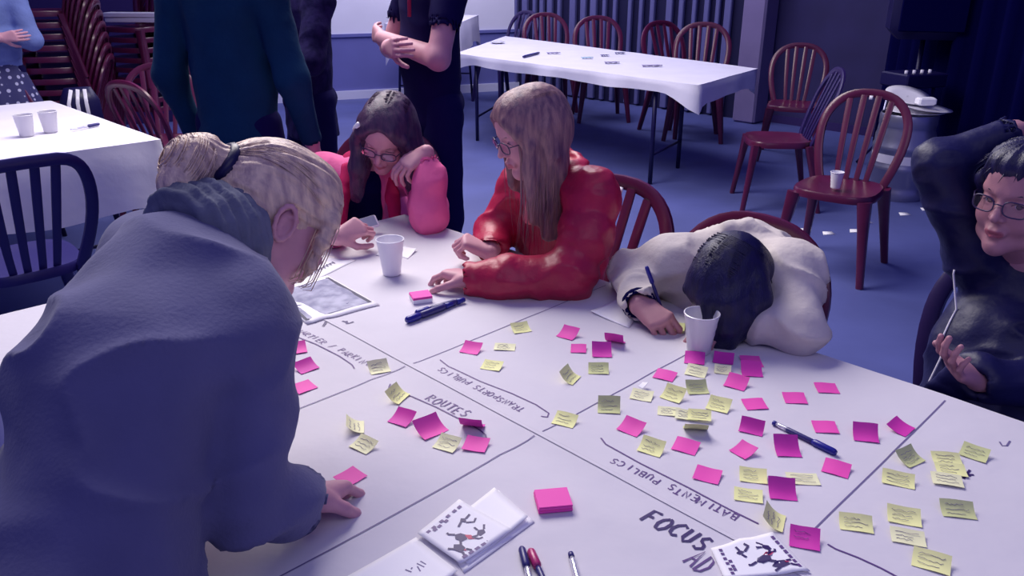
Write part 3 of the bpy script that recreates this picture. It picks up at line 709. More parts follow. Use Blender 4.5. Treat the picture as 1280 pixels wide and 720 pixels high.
# ================================================================ PENS, CUPS
def frame_from(a, c):
    d = c - a; L = np.linalg.norm(d); return d / L, L
def pen(lab, a, c, segs, group='pens', name='pen', cat='pen'):
    """segs: (part name, material, from 0..1, to, r0, r1, label)"""
    a = np.array(a, float); c = np.array(c, float); d, L = frame_from(a, c); t = thing(name, lab, cat, tuple(a), 0, group)
    for nm, mk, f0, f1, r0, r1, *lb in segs:
        part(nm, MB().tube([d * L * f0, d * L * (f0 * .9 + f1 * .1), d * L * (f0 * .1 + f1 * .9), d * L * f1], [r0 * .75, r0, r1, r1 * .7], 10).mesh(nm, M[mk]), t, lb[0] if lb else None)
    return t
def onp(u, v, r=.005):
    p = at(u, v, ZT + .004 + r); s_, t_ = to_st(p); return st(s_, t_, float(hz(s_, t_)) + r + .0008)
pen('clear ballpoint pen with a dark blue cap lying among the pink notes', onp(966, 529, .0045), onp(1045, 567, .0055), [('tail_plug', 'blue', 0, .05, .0045, .0045), ('barrel', 'clear', .05, .66, .0042, .0045), ('refill', 'navym', .2, .66, .0047, .0047), ('cap', 'blue', .64, 1, .0065, .0062, 'dark blue cap')])
MK = [('cap', 'blue', 0, .28, .0085, .009), ('barrel', 'navym', .28, .82, .0085, .0085), ('clip', 'blue', .82, 1, .0075, .006)]
pen('nearer navy marker of the pair in front of the pink pad on its block', onp(508, 401, .009), onp(566, 380, .008), MK, 'navy markers', 'marker_pen', 'marker')
pen('farther navy marker of the pair, ending beside the glossy red sleeve', onp(520, 392, .009), onp(581, 375, .008), MK, 'navy markers', 'marker_pen', 'marker')
pen('pen with a dark cap at the bottom edge, left of the red-capped one', onp(652, 685, .0055), onp(668, 745, .0055), [('cap', 'navym', 0, .42, .0055, .0058), ('barrel', 'clear', .42, 1, .0045, .0045)])
pen('pen with a red cap at the bottom edge beside the dark-capped one', onp(663, 688, .0055), onp(688, 745, .0055), [('cap', 'redp', 0, .38, .0062, .0065), ('barrel', 'navym', .38, 1, .0045, .0045)])
pen('clear pen with a small dark tip alone at the bottom edge', onp(713, 691, .0045), onp(728, 745, .0045), [('tip', 'navym', 0, .12, .0040, .0045), ('barrel', 'clear', .12, 1, .0045, .0045)])
pen('dark pen lying on the left-hand white table', at(88, 162, ZT + .02), at(124, 155, ZT + .02), [('barrel', 'clear', 0, .6, .005, .006), ('cap', 'navym', .6, 1, .009, .008)])
def cup(lab, p, r0, r1, h, mk='cup', group='drinking cups', ribs=5):
    t = thing('cup', lab, 'cup', tuple(p), 0, group); pr = [(.002, .001), (r0, .001), (r0 + .001, .003)]
    for k in range(1, ribs * 2): q = k / (ribs * 2); pr.append((r0 + (r1 - r0) * q + (.0009 if k % 2 else 0), h * q))
    pr += [(r1, h), (r1 - .0012, h)]; pr += [(r0 + (r1 - r0) * q - .0014, h * q) for q in (.85, .5, .2)] + [(r0 - .002, .004), (.002, .004)]
    b = MB(); b.lathe(pr, 28); part('body', b.mesh('body', M[mk], ang=60), t)
    b = MB(); n = 28; ring = [np.array([(r1 + .0006) * math.cos(2 * math.pi * i / n), (r1 + .0006) * math.sin(2 * math.pi * i / n), h]) for i in range(n)]
    b.tube(ring, .0019, 6, closed=True); part('rim', b.mesh('rim', M[mk]), t)
    return t
def hp(u, v, z=0.001): s_, t_ = to_st(at(u, v, ZT + .004)); return st(s_, t_, float(hz(s_, t_)) + z)
cup('tall white plastic cup between the pink-jacket girl and the red-jacket child', hp(490, 343), .023, .036, .098, 'plastic')
cup('translucent plastic cup in front of the child writing with head down', hp(873, 440), .024, .036, .090)
cup('white paper cup standing on the seat of an empty burgundy chair', at(1044, 235, .458) + np.array([0, 0, .0]), .023, .033, .085, 'plastic')
cup('translucent cup on the left-hand table, nearer the table edge', at(64, 165, ZT + .01), .03, .042, .10)
cup('translucent cup on the left-hand table, nearer the picture edge', at(34, 170, ZT + .01), .03, .042, .10)
b = MB(); b.lathe([(.005, 0), (.05, 0), (.075, .012), (.078, .013), (.05, .004), (.005, .004)], 24)
tag(link('plate', b.mesh('plate', M['plastic']), loc=tuple(at(622, 54, ZT + .012))), 'small white plate at the left end of the far table', 'plate')
pen('dark marker lying at the left part of the far table', at(654, 71, ZT + .02), at(674, 66, ZT + .02), [('barrel', 'navym', 0, 1, .012, .011)], 'pens on the far table')
M['teal'] = mat('teal_cloth', (.22, .40, .50), .8)
for (u, v, mk, w_, lb, rz) in ((734, 73, 'teal', .10, 'crumpled teal scrap on the far table', .3), (756, 70, 'navym', .07, 'dark scrap beside the teal one on the far table', .2), (775, 67, 'navym', .09, 'long dark scrap farthest back on the far table', 0), (692, 67, 'pencil', .12, 'grey paper strip right of the dark marker on the far table', .2), (765, 79, 'pencil', .12, 'faint grey strip nearest the front of the far table', .1), (815, 83, 'pencil', .16, 'faint grey strip towards the right end of the far table', .1)):
    b = MB(); n = 6; vs = [((i / n - .5) * w_, (j / 2 - .5) * .05 * (1 + .3 * math.sin(i * 2)), .004 + .008 * abs(math.sin(i * 1.7 + j))) for i in range(n + 1) for j in range(3)]
    b.add(vs, [(i * 3 + j, (i + 1) * 3 + j, (i + 1) * 3 + j + 1, i * 3 + j + 1) for i in range(n) for j in range(2)])
    o = link('scrap', b.mesh('scrap', M[mk]), loc=tuple(at(u, v, ZT + .012))); o.rotation_euler = (0, 0, rz); o.modifiers.new('t', 'SOLIDIFY').thickness = .003; tag(o, lb, 'scrap', 'scraps on the far table')
for k, (u, v, w_) in enumerate(((1072, 289, .06), (1082, 278, .04), (1035, 292, .04), (1130, 268, .04), (1006, 288, .03), (1155, 262, .025))):
    b = MB(); b.add([(-w_, -.03, .003), (w_, -.02, .003), (w_ * .8, .03, .004), (-w_ * .7, .02, .008)], [(0, 1, 2, 3)])
    o = link('paper_scrap', b.mesh('paper_scrap', M['white']), loc=tuple(at(u, v, 0))); o.modifiers.new('t', 'SOLIDIFY').thickness = .002
    tag(o, ['white paper scrap on the floor in front of the cup chair, largest one', 'white paper scrap on the floor just behind the largest one', 'white paper scrap on the floor left of the front chair leg', 'scrap on the floor near the foot of the keg', 'scrap on the floor left of the cup chair legs', 'scrap on the floor closest to the raised leather elbow'][k], 'paper scrap', 'litter on the floor')

# ================================================================ KEG, SPEAKER
kp = at(1128, 250, 0); kp = kp + np.array([0, .12, 0])
t = thing('beer_keg', 'dull steel keg with paper plates stacked on top, beside the black curtain', 'keg', (kp[0], kp[1], 0))
pr = [(.17, 0), (.185, .0), (.19, .02), (.19, .06), (.182, .075), (.182, .10), (.197, .13), (.197, .20), (.204, .21), (.204, .235), (.197, .245), (.197, .34), (.204, .35), (.204, .375), (.197, .385), (.197, .44), (.182, .48), (.182, .50)]
part('body', MB().lathe(pr, 32).mesh('body', M['steel'], ang=40), t)
part('top_ring', MB().lathe([(.182, .50), (.188, .52), (.188, .575), (.182, .59), (.174, .585), (.174, .50), (.01, .50)], 32).mesh('top_ring', M['steel'], ang=40), t)
part('label', MB().lathe([(.1985, .26), (.1985, .32)], 32).mesh('label', M['sticker']), t, 'pale band label') 
def plate(lab, x, y, z, r, tilt=(0, 0), m='plastic', name='paper_plate'):
    o = link(name, MB().lathe([(.005, 0), (r * .65, 0), (r, .014), (r + .002, .016), (r * .66, .004), (.005, .004)], 28).mesh(name, M[m]), loc=(x, y, z)); o.rotation_euler = (*tilt, 0); return tag(o, lab, 'plate', 'paper plates on the keg')
plate('lowest white plate on the steel keg', kp[0] + .03, kp[1] - .02, .595, .19)
plate('middle white plate on the steel keg', kp[0] + .08, kp[1] - .04, .622, .17, (.05, .1))
plate('top white plate on the steel keg, tilted', kp[0] + .02, kp[1] + .12, .68, .15, (.3, .05))
b = MB().box((0, 0, .03), (.12, .08, .05), bev=.01)
tag(link('napkin_box', b.mesh('napkin_box', M['white'], False), loc=(kp[0] + .07, kp[1] - .05, .646)), 'small white box on the plates of the steel keg', 'box')
sp = np.array([3.02, 6.45, 0])
t = thing('speaker', 'black loudspeaker box with rounded corners high before the black curtain', 'loudspeaker', (sp[0], sp[1], 1.02), -.3, 'sound equipment')
R90 = np.array([[1, 0, 0], [0, 0, -1], [0, 1, 0.]])
part('cabinet', MB().box((.12, 0, .42), (.55, .84, .42), R=R90, bev=.07).mesh('cabinet', M['darkm'], ang=40), t)
part('grille', MB().box((.12, -.215, .42), (.45, .72, .015), R=R90, bev=.007).mesh('grille', m_black, False), t)
t = thing('speaker_stand', 'thin dark tripod stand under the black loudspeaker', 'stand', (sp[0] + .12, sp[1], 0), 0, 'sound equipment')
part('pole', MB().tube([(0, 0, .12), (0, 0, 1.05)], .018).mesh('pole', M['darkm']), t)
for k in range(3):
    a = k * 2.094 + .4; part('leg', MB().tube([(0, 0, .45), (.34 * math.cos(a), .34 * math.sin(a), .012)], .011).mesh('leg', M['darkm']), t)
    part('brace', MB().tube([(0, 0, .18), (.20 * math.cos(a), .20 * math.sin(a), .20)], .008).mesh('brace', M['darkm']), t)
t = thing('mixing_console', 'small dark sound mixer with pale knobs on a stool before the curtain', 'mixer', (2.95, 6.1, 0), .3, 'sound equipment')
part('case', MB().box((0, 0, .76), (.36, .28, .1), bev=.01).mesh('case', M['darkm'], False), t)
for k in range(4): part('knob', MB().lathe([(.012, .81), (.012, .83), (.001, .832)], 10, c=(-.12 + .07 * k, -.05, 0)).mesh('knob', M['sticker']), t)
for sx in (-1, 1):
    for sy in (-1, 1): part('leg', MB().tube([(sx * .1, sy * .1, .71), (sx * .16, sy * .14, 0.)], .012).mesh('leg', M['steel' if sx < 0 else 'darkm']), t)
# ================================================================ FIGURES: implicit surfaces -> one continuous mesh
A3 = lambda *a: np.array(a, float)
def nrm(v): v = np.asarray(v, float); return v / (np.linalg.norm(v) + 1e-12)
class Field:
    def __init__(s, lo, hi, h):
        s.lo = np.array(lo, float); s.h = h; s.n = np.ceil((np.array(hi) - s.lo) / h).astype(int) + 1; s.F = np.full(s.n, 1., np.float32)
    def _w(s, lo, hi, m):
        a = np.clip(np.floor((lo - m - s.lo) / s.h).astype(int), 0, s.n); b = np.clip(np.ceil((hi + m - s.lo) / s.h).astype(int) + 1, 0, s.n)
        if np.any(b <= a): return None
        g = [(s.lo[i] + s.h * np.arange(a[i], b[i])).astype(np.float32) for i in range(3)]
        return tuple(slice(a[i], b[i]) for i in range(3)), g[0][:, None, None], g[1][None, :, None], g[2][None, None, :]
    def mix(s, sl, d, k, sub):
        A = s.F[sl]
        if sub:
            d = -d; h = np.maximum(k - np.abs(A - d), 0) / k if k > 0 else 0; s.F[sl] = np.maximum(A, d) + h * h * k * .25
        else:
            h = np.maximum(k - np.abs(A - d), 0) / k if k > 0 else 0; s.F[sl] = np.minimum(A, d) - h * h * k * .25
    def cap(s, a, b, ra, rb=None, k=.02, flat=None, q=1., sub=False):
        a = np.array(a, float); b = np.array(b, float); rb = ra if rb is None else rb; R = max(ra, rb)
        w = s._w(np.minimum(a, b) - R, np.maximum(a, b) + R, k + 3 * s.h)
        if w is None: return s
        sl, X, Y, Z = w; d = b - a; L = float(d @ d) + 1e-12
        px, py, pz = X - a[0], Y - a[1], Z - a[2]; t = np.clip((px * d[0] + py * d[1] + pz * d[2]) / L, 0, 1)
        px = px - t * d[0]; py = py - t * d[1]; pz = pz - t * d[2]; D2 = px * px + py * py + pz * pz
        if flat is not None:
            n = nrm(flat); c = px * n[0] + py * n[1] + pz * n[2]; D2 = D2 + c * c * (1 / q ** 2 - 1); r = ra + (rb - ra) * t
            dd = (np.sqrt(D2) - r) * (q if q < 1 else 1) ** .5
        else: dd = np.sqrt(D2) - (ra + (rb - ra) * t)
        s.mix(sl, dd, k, sub); return s
    def ell(s, c, r, R=None, k=.02, sub=False):
        c = np.array(c, float); r = np.array(r, float) * np.ones(3); m = max(r) if R is not None else r
        w = s._w(c - m, c + m, k + 3 * s.h)
        if w is None: return s
        sl, X, Y, Z = w; X, Y, Z = X - c[0], Y - c[1], Z - c[2]
        if R is not None: X, Y, Z = (R[0][0] * X + R[1][0] * Y + R[2][0] * Z), (R[0][1] * X + R[1][1] * Y + R[2][1] * Z), (R[0][2] * X + R[1][2] * Y + R[2][2] * Z)
        k0 = np.sqrt((X / r[0]) ** 2 + (Y / r[1]) ** 2 + (Z / r[2]) ** 2); k1 = np.sqrt((X / r[0] ** 2) ** 2 + (Y / r[1] ** 2) ** 2 + (Z / r[2] ** 2) ** 2) + 1e-9
        s.mix(sl, k0 * (k0 - 1) / k1, k, sub); return s
    def chain(s, pts, rs, k=.02, **kw):
        for i in range(len(pts) - 1): s.cap(pts[i], pts[i + 1], rs[i], rs[i + 1], k, **kw)
        return s
    def plane(s, p, n, k=.004):
        """cut away everything on the n side of p"""
        X = (s.lo[0] + s.h * np.arange(s.n[0]))[:, None, None]; Y = (s.lo[1] + s.h * np.arange(s.n[1]))[None, :, None]; Z = (s.lo[2] + s.h * np.arange(s.n[2]))[None, None, :]
        n = nrm(n); d = ((X - p[0]) * n[0] + (Y - p[1]) * n[1] + (Z - p[2]) * n[2]).astype(np.float32)
        s.F = np.maximum(s.F, d); return s
    def mesh(s):
        F = s.F.copy(); F[0] = F[-1] = 1; F[:, 0] = F[:, -1] = 1; F[:, :, 0] = F[:, :, -1] = 1
        S = F < 0; n = np.array(F.shape) - 1; C = [(i, j, k) for i in (0, 1) for j in (0, 1) for k in (0, 1)]
        cnt = np.zeros(n, np.int8)
        for c in C: cnt += S[c[0]:c[0] + n[0], c[1]:c[1] + n[1], c[2]:c[2] + n[2]]
        act = (cnt > 0) & (cnt < 8); I = np.argwhere(act); idx = np.full(n, -1, np.int64); idx[act] = np.arange(len(I))
        v = {c: F[I[:, 0] + c[0], I[:, 1] + c[1], I[:, 2] + c[2]] for c in C}
        P = np.zeros((len(I), 3)); W_ = np.zeros(len(I)); G = np.zeros((len(I), 3))
        for a in C:
            for ax in range(3):
                if a[ax]: continue
                b = list(a); b[ax] = 1; b = tuple(b); fa, fb = v[a], v[b]; G[:, ax] += (fb - fa); m = (fa < 0) != (fb < 0); t = np.where(m, fa / np.where(m, fa - fb, 1), 0)
                q = np.array(a, float)[None, :] * np.ones((len(I), 1)); q[:, ax] = t; P += q * m[:, None]; W_ += m
        P = P / W_[:, None]; V_ = s.lo + (I + P) * s.h; G /= (np.linalg.norm(G, axis=1, keepdims=True) + 1e-12)
        Q = []
        for ax in range(3):
            u, w = (ax + 1) % 3, (ax + 2) % 3; sl0 = [slice(None)] * 3; sl0[ax] = slice(0, -1); sl1 = [slice(None)] * 3; sl1[ax] = slice(1, None)
            A_ = S[tuple(sl0)]; B_ = S[tuple(sl1)]; E = np.argwhere(A_ != B_)
            if not len(E): continue
            ok = (E[:, u] > 0) & (E[:, w] > 0) & (E[:, u] < n[u]) & (E[:, w] < n[w]); E = E[ok]; sg = A_[E[:, 0], E[:, 1], E[:, 2]]
            def g(du, dw): q = E.copy(); q[:, u] += du; q[:, w] += dw; return idx[q[:, 0], q[:, 1], q[:, 2]]
            q = np.stack([g(-1, -1), g(0, -1), g(0, 0), g(-1, 0)], 1); q[~sg] = q[~sg][:, ::-1]; Q.append(q)
        return V_, G, np.concatenate(Q)
def to_mesh(name, parts, m, tint=None):
    """parts: list of (V,N,Q)"""
    off = 0; Vs = []; Qs = []
    for V_, N_, Q_ in parts: Vs.append(V_); Qs.append(Q_ + off); off += len(V_)
    V_ = np.concatenate(Vs); Q_ = np.concatenate(Qs); me = bpy.data.meshes.new(name)
    me.vertices.add(len(V_)); me.vertices.foreach_set('co', V_.astype(np.float32).ravel()); me.loops.add(len(Q_) * 4); me.loops.foreach_set('vertex_index', Q_.astype(np.int32).ravel())
    me.polygons.add(len(Q_)); me.polygons.foreach_set('loop_start', np.arange(0, len(Q_) * 4, 4, dtype=np.int32)); me.polygons.foreach_set('loop_total', np.full(len(Q_), 4, np.int32))
    me.update(calc_edges=True); me.validate(); me.materials.append(m); me.shade_smooth()
    if tint is not None:
        at_ = me.color_attributes.new('tint', 'FLOAT_COLOR', 'POINT'); c = np.ones((len(V_), 4), np.float32); c[:, :3] = tint; at_.data.foreach_set('color', c.ravel())
    return me
def fbm(P, f, o=3, s=0):
    r = 0; a = 1; t = 0
    for i in range(o): r = r + a * (vn(P * f, s + i) * 2 - 1); t += a; a *= .5; f *= 2.1
    return r / t
def wrinkle(parts, amp, f=(9, 9, 9), seed=0, sharp=1.0, mask=None):
    """cloth creases: ridged noise along the normals"""
    out = []
    for V_, N_, Q_ in parts:
        P = V_ * np.array(f); wv = fbm(P * .35, 1., 2, seed + 9)[:, None] * np.array([.9, .7, .8]); P = P + wv
        r = 1 - np.abs(fbm(P, 1., 2, seed)) * 2.2; r = np.clip(r, 0, 1) ** (1.5 * sharp); d = amp * (r - .35)
        if mask is not None: d = d * mask(V_)
        out.append((V_ + N_ * d[:, None], N_, Q_))
    return out
def basis(fwd, up=(0, 0, 1), roll=0):
    f = nrm(fwd); r = nrm(np.cross(f, up)); u = np.cross(r, f)
    if roll: c, s_ = math.cos(roll), math.sin(roll); r, u = r * c + u * s_, u * c - r * s_
    return np.stack([r, f, u], 1)            # columns right, forward, up

# ---- head in its own frame: x right, y forward, z up
def head_field(neck, eyes='open', h=.0032, r_neck=.05, young=1.0, mouth_open=0):
    lo = np.minimum([-.105, -.13, -.15], np.array(neck) - .07); hi = np.maximum([.105, .145, .145], np.array(neck) + .07); F = Field(lo, hi, h)
    F.ell((0, -.014, .034), (.073, .093, .084)); F.ell((0, .022, -.018), (.060, .068, .085), k=.03)
    for s in (-1, 1):
        F.chain([(s * .052, -.012, -.045), (s * .040, .025, -.082), (0, .066, -.098)], [.018, .018, .017], k=.03)
        F.ell((s * .034, .056, -.036), (.024 * young, .022, .024 * young), k=.022)
        F.cap((s * .048, .062, .026), (s * .012, .084, .024), .008, .008, k=.016)
    F.ell((0, .072, -.100), (.016, .014, .013), k=.02); F.ell((0, .068, .055), (.045, .020, .03), k=.03)
    for s in (-1, 1): F.ell((s * .031, .094, .004), (.019, .012, .012), k=.014, sub=True)
    for s in (-1, 1):
        F.ell((s * .031, .069, .003), (.0165, .0165, .0150), k=.004)
        if eyes == 'open': F.ell((s * .031, .088, .002), (.0135, .012, .0052), k=.002, sub=True)
        elif eyes == 'down': F.ell((s * .031, .087, -.005), (.0130, .008, .0018), k=.0015, sub=True)
    F.chain([(0, .084, .014), (0, .098, -.010), (0, .108, -.026)], [.0065, .0075, .0095], k=.010)
    for s in (-1, 1): F.ell((s * .011, .094, -.029), (.0075, .009, .0075), k=.006); F.ell((s * .0062, .101, -.037), (.003, .004, .003), k=.002, sub=True)
    F.ell((0, .085, -.060), (.022, .013, .016), k=.012)
    F.chain([(-.021, .086, -.063), (-.007, .0965, -.0575), (0, .0965, -.059), (.007, .0965, -.0575), (.021, .086, -.063)], [.0026, .0052, .0048, .0052, .0026], k=.004)
    F.chain([(-.017, .087, -.067), (0, .095, -.0705), (.017, .087, -.067)], [.003, .0062, .003], k=.004)
    F.chain([(-.021, .094, -.0635), (0, .104, -.0645), (.021, .094, -.0635)], [.0015 + mouth_open, .0018 + mouth_open, .0015 + mouth_open], k=.002, sub=True)
    F.ell((0, .094, -.082), (.014, .006, .004), k=.008, sub=True)
    for s in (-1, 1):
        c = A3(s * .079, -.012, -.004); pts = []
        for i in range(13): a = 2 * math.pi * i / 12; pts.append(c + A3(s * (.006 + .003 * math.sin(a)), -.004 + .0165 * math.cos(a) - .004 * math.sin(a), .029 * math.sin(a)))
        F.ell(c + A3(-s * .002, 0, 0), (.005, .016, .027), k=.006); F.chain(pts, [.0038] * 13, k=.004); F.ell(c + A3(s * .006, .003, -.003), (.006, .008, .013), k=.003, sub=True)
        F.cap(c + A3(s * .004, -.004, .012), c + A3(s * .004, .006, .014), .002, .002, k=.003)
    F.chain([(0, -.022, -.05), A3(0, -.022, -.05) * .4 + np.array(neck) * .6, neck], [r_neck * 1.02, r_neck * .98, r_neck * 1.15], k=.028)
    return F
def head_tint(V_, lip=(.78, .42, .50), blush=.12):
    t = np.ones((len(V_), 3)); x, y, z = V_.T
    m = np.clip(1 - (np.maximum(np.abs(x) - .012, 0) / .010) ** 2 - ((z + .0635) / .0095) ** 2, 0, 1) * (y > .078); m = np.clip(m * 2, 0, 1)
    t = t * (1 - m[:, None]) + np.array(lip) * m[:, None]
    b = np.exp(-((np.abs(x) - .040) / .018) ** 2 - ((z + .03) / .018) ** 2) * (y > .03) * blush + np.exp(-(x / .012) ** 2 - ((z + .028) / .010) ** 2) * (y > .09) * blush * .6
    return t * (1 - b[:, None] * np.array([.1, .8, .5]))

# ---- hand
def hand_field(Wp, f, n, side, curls, thumb=(.3, .3), sc=1.0, h=.0027, fore=None, spread=.10, r0=.027, tw=(.55, .72, -.35)):
    """f: wrist->knuckles, n: back of the hand, side=+1 puts the thumb towards cross(f,n)"""
    f = nrm(f); n = nrm(n - f * (np.dot(n, f))); s = np.cross(f, n) * side; Wp = np.array(Wp, float); q = sc
    pts = [Wp + f * .2 * q, Wp - f * .05 * q]; lo = np.min(pts, 0) - .11 * q; hi = np.max(pts, 0) + .11 * q
    if fore is not None: lo = np.minimum(lo, np.array(fore) - .05); hi = np.maximum(hi, np.array(fore) + .05)
    F = Field(lo, hi, h)
    if fore is not None: F.cap(fore, Wp, r0 * 1.35, r0 * .98, k=.02, flat=n, q=.85)
    K_ = [(.026, .086, .043, .026, .020, .0092), (.008, .090, .047, .029, .022, .0094), (-.011, .085, .043, .027, .021, .0089), (-.028, .077, .034, .020, .018, .0080)]
    for (so, fo, *_r) in K_: F.cap(Wp + (f * .008 + s * so * .45) * q, Wp + (f * fo + s * so) * q, .0135 * q, .0115 * q, k=.016 * q)
    F.ell(Wp + (f * .05 - n * .006) * q, np.array([.030, .042, .016]) * q, np.stack([s, f, n], 1), k=.012 * q)
    tips = []
    for i, (so, fo, l1, l2, l3, r) in enumerate(K_):
        c = curls[i]; a = 0; p = Wp + (f * fo + s * so) * q; ff = nrm(f + s * (so * spread * 30)) if spread else f
        rr = r * q
        for L_, da in ((l1, c[0]), (l2, c[1]), (l3, c[2])):
            a += math.radians(da); d = ff * math.cos(a) - n * math.sin(a); e = p + d * L_ * q; F.cap(p, e, rr, rr * .91, k=.0035 * q); p = e; rr *= .91
        tips.append(p)
    p = Wp + (f * .022 + s * .022 - n * .006) * q; a, b = thumb; d1 = nrm(f * tw[0] + s * tw[1] + n * tw[2])
    F.cap(Wp + f * .01 * q, p, .015 * q, .015 * q, k=.012 * q); e = p + d1 * .040 * q; F.cap(p, e, .0145 * q, .0112 * q, k=.010 * q); p = e
    d2 = nrm(d1 * (1 - a) + f * a - n * a * .5 - s * a * .3); e = p + d2 * .031 * q; F.cap(p, e, .0110 * q, .0100 * q, k=.004 * q); p = e
    d3 = nrm(d2 * (1 - b) + f * b * .6 - n * b * .5 - s * b * .6); e = p + d3 * .024 * q; F.cap(p, e, .0100 * q, .0086 * q, k=.004 * q); tips.append(e)
    return F, tips
RELAX = [(20, 30, 20), (25, 35, 20), (30, 38, 22), (35, 40, 25)]
FIST = [(70, 90, 50), (75, 92, 55), (78, 92, 55), (80, 90, 55)]
FLATH = [(8, 12, 8), (6, 12, 8), (8, 14, 8), (10, 16, 10)]

class Person:
    def __init__(s, label, base, skin, name='person'):
        s.base = np.array([base[0], base[1], 0.]); s.root = thing(name, label, 'person', tuple(s.base), 0, 'people round the tables'); s.skin = skin; s.parts = []; s.tints = []
    def add(s, F, tint=None, T=None):
        V_, N_, Q_ = F.mesh()
        tt = tint(V_) if callable(tint) else np.ones((len(V_), 3)) * (1 if tint is None else np.array(tint))
        if T is not None: R, c, sc = T; V_ = c + (V_ * sc) @ R.T; N_ = N_ @ R.T
        s.parts.append((V_, N_, Q_)); s.tints.append(tt)
    def finish(s):
        P = [(V_ - s.base, N_, Q_) for V_, N_, Q_ in s.parts]
        return part('body', to_mesh('body', P, s.skin, np.concatenate(s.tints)), s.root)
    def cloth(s, name, F, m, label=None, amp=.004, f=(9, 9, 9), seed=0, sharp=1.0, parent=None, disp=None, T=None):
        parts = [F.mesh()] if isinstance(F, Field) else [g.mesh() for g in F]
        if disp: parts = [(V_ + N_ * disp(V_)[:, None], N_, Q_) for V_, N_, Q_ in parts]
        if T is not None: R, c, sc = T; parts = [(c + (V_ * sc) @ R.T, N_ @ R.T, Q_) for V_, N_, Q_ in parts]
        if amp: parts = wrinkle(parts, amp, f, seed, sharp)
        return part(name, to_mesh(name, [(V_ - s.base, N_, Q_) for V_, N_, Q_ in parts], m), parent or s.root, label)
    def mesh(s, name, mb, m, label=None, parent=None, ang=None, smooth=True):
        b = MB(); b.v = [tuple(np.array(p) - s.base) for p in mb.v]; b.f = mb.f
        return part(name, b.mesh(name, m, smooth, ang), parent or s.root, label)
def eyes_for(P, T, look=(0, 0), col='iris', lid=True):
    R, c, sc = T
    for s in (-1, 1):
        b = MB(); e = A3(s * .031, .0685, .003); n = 10; rings = []
        for i in range(n + 1):
            a = math.pi * i / n; rings.append([c + R @ ((e + A3(.0138 * math.sin(a) * math.cos(t), -.0138 * math.cos(a) * -1, .0138 * math.sin(a) * math.sin(t))) * sc) for t in [2 * math.pi * k / 14 for k in range(14)]])
        b.loft(rings); o = P.mesh('eye', b, M['eyew'])
        g = nrm(A3(math.sin(look[0]), math.cos(look[0]) * math.cos(look[1]), math.sin(look[1]))); sd = nrm(np.cross(g, (0, 0, 1))); u = np.cross(sd, g)
        b = MB(); rr = []
        for rad, dep in ((.0001, .01435), (.003, .0142), (.0062, .0131), (.0066, .0122)): rr.append([c + R @ ((e + g * dep + sd * rad * math.cos(t) + u * rad * math.sin(t)) * sc) for t in [2 * math.pi * k / 14 for k in range(14)]])
        b.loft(rr); P.mesh('iris', b, M['iris'], parent=o)
        if lid:
            b = MB(); b.tube([c + R @ (A3(s * x, y, z) * sc) for x, y, z in ((.0175, .0825, .002), (.024, .0852, .0075), (.031, .0862, .0088), (.038, .0838, .007), (.0445, .078, .002))], .0009 * sc, 6); P.mesh('eyelashes', b, M['lash'])
def brows(P, T, m):
    R, c, sc = T
    for s in (-1, 1):
        b = MB(); b.sweep([c + R @ (A3(s * x, y, z) * sc) for x, y, z in ((.012, .0925, .0225), (.022, .0905, .0265), (.034, .086, .0285), (.046, .0755, .025))], [.003 * sc, .0032 * sc, .003 * sc, .001], [.0045 * sc, .005 * sc, .004 * sc, .001], n=6, power=1); P.mesh('eyebrow', b, m)
def glasses(P, T, m, w=.0235, hgt=.0165, z0=0.0, lens=True):
    R, c, sc = T; W_ = lambda p: c + R @ (np.array(p) * sc)
    g = None; b = MB()
    for s in (-1, 1):
        pts = []
        for i in range(20):
            a = 2 * math.pi * i / 20; x = math.copysign(abs(math.cos(a)) ** .7, math.cos(a)) * w; z = math.copysign(abs(math.sin(a)) ** .7, math.sin(a)) * hgt
            pts.append(W_((s * .0335 + x, .104 - .006 * ((abs(s * .0335 + x)) / .05) ** 2, z0 + z)))
        b.tube(pts, .0017 * sc, 6, closed=True)
    b.tube([W_((-.011, .104, z0 + .004)), W_((0, .106, z0 + .006)), W_((.011, .104, z0 + .004))], .0015 * sc, 6)
    g = P.mesh('glasses', b, m)
    for s in (-1, 1):
        b = MB(); b.tube([W_((s * .056, .098, z0 + .006)), W_((s * .074, .06, z0 + .006)), W_((s * .080, .0, z0 + .008)), W_((s * .080, -.03, z0 - .012))], .0016 * sc, 6); P.mesh('temple_arm', b, m, parent=g)
        if lens:
            b = MB(); pts = [W_((s * .0335 + math.cos(2 * math.pi * i / 16) * w * .95, .1025, z0 + math.sin(2 * math.pi * i / 16) * hgt * .95)) for i in range(16)]; b.add(pts, [tuple(range(16))]); P.mesh('lens', b, M['lens'], parent=g, smooth=False)
    return g
def hairdisp(amp, freq, ax='z', seed=0):
    def d(V_):
        if ax == 'z': a = np.arctan2(V_[:, 0], V_[:, 1]) ; Q = np.stack([a * freq, V_[:, 2] * 9, np.linalg.norm(V_[:, :2], axis=1) * 10], 1)
        elif ax == 'y': a = np.arctan2(V_[:, 0], V_[:, 2]); Q = np.stack([a * freq, V_[:, 1] * 9, np.linalg.norm(V_[:, [0, 2]], axis=1) * 10], 1)
        else: Q = V_ * np.array(ax) * freq
        return amp * fbm(Q, 1., 2, seed)
    return d
def strands(P, paths, r, m, parent, name='hair_strands'):
    b = MB()
    for p in paths:
        n = len(p); b.tube(p, [r * (.5 + .5 * math.sin(math.pi * min(1, (i + .6) / n))) if i < n - 1 else r * .2 for i in range(n)], 4)
    o = P.mesh(name, b, m, parent=parent); o['kind'] = 'stuff'; return o
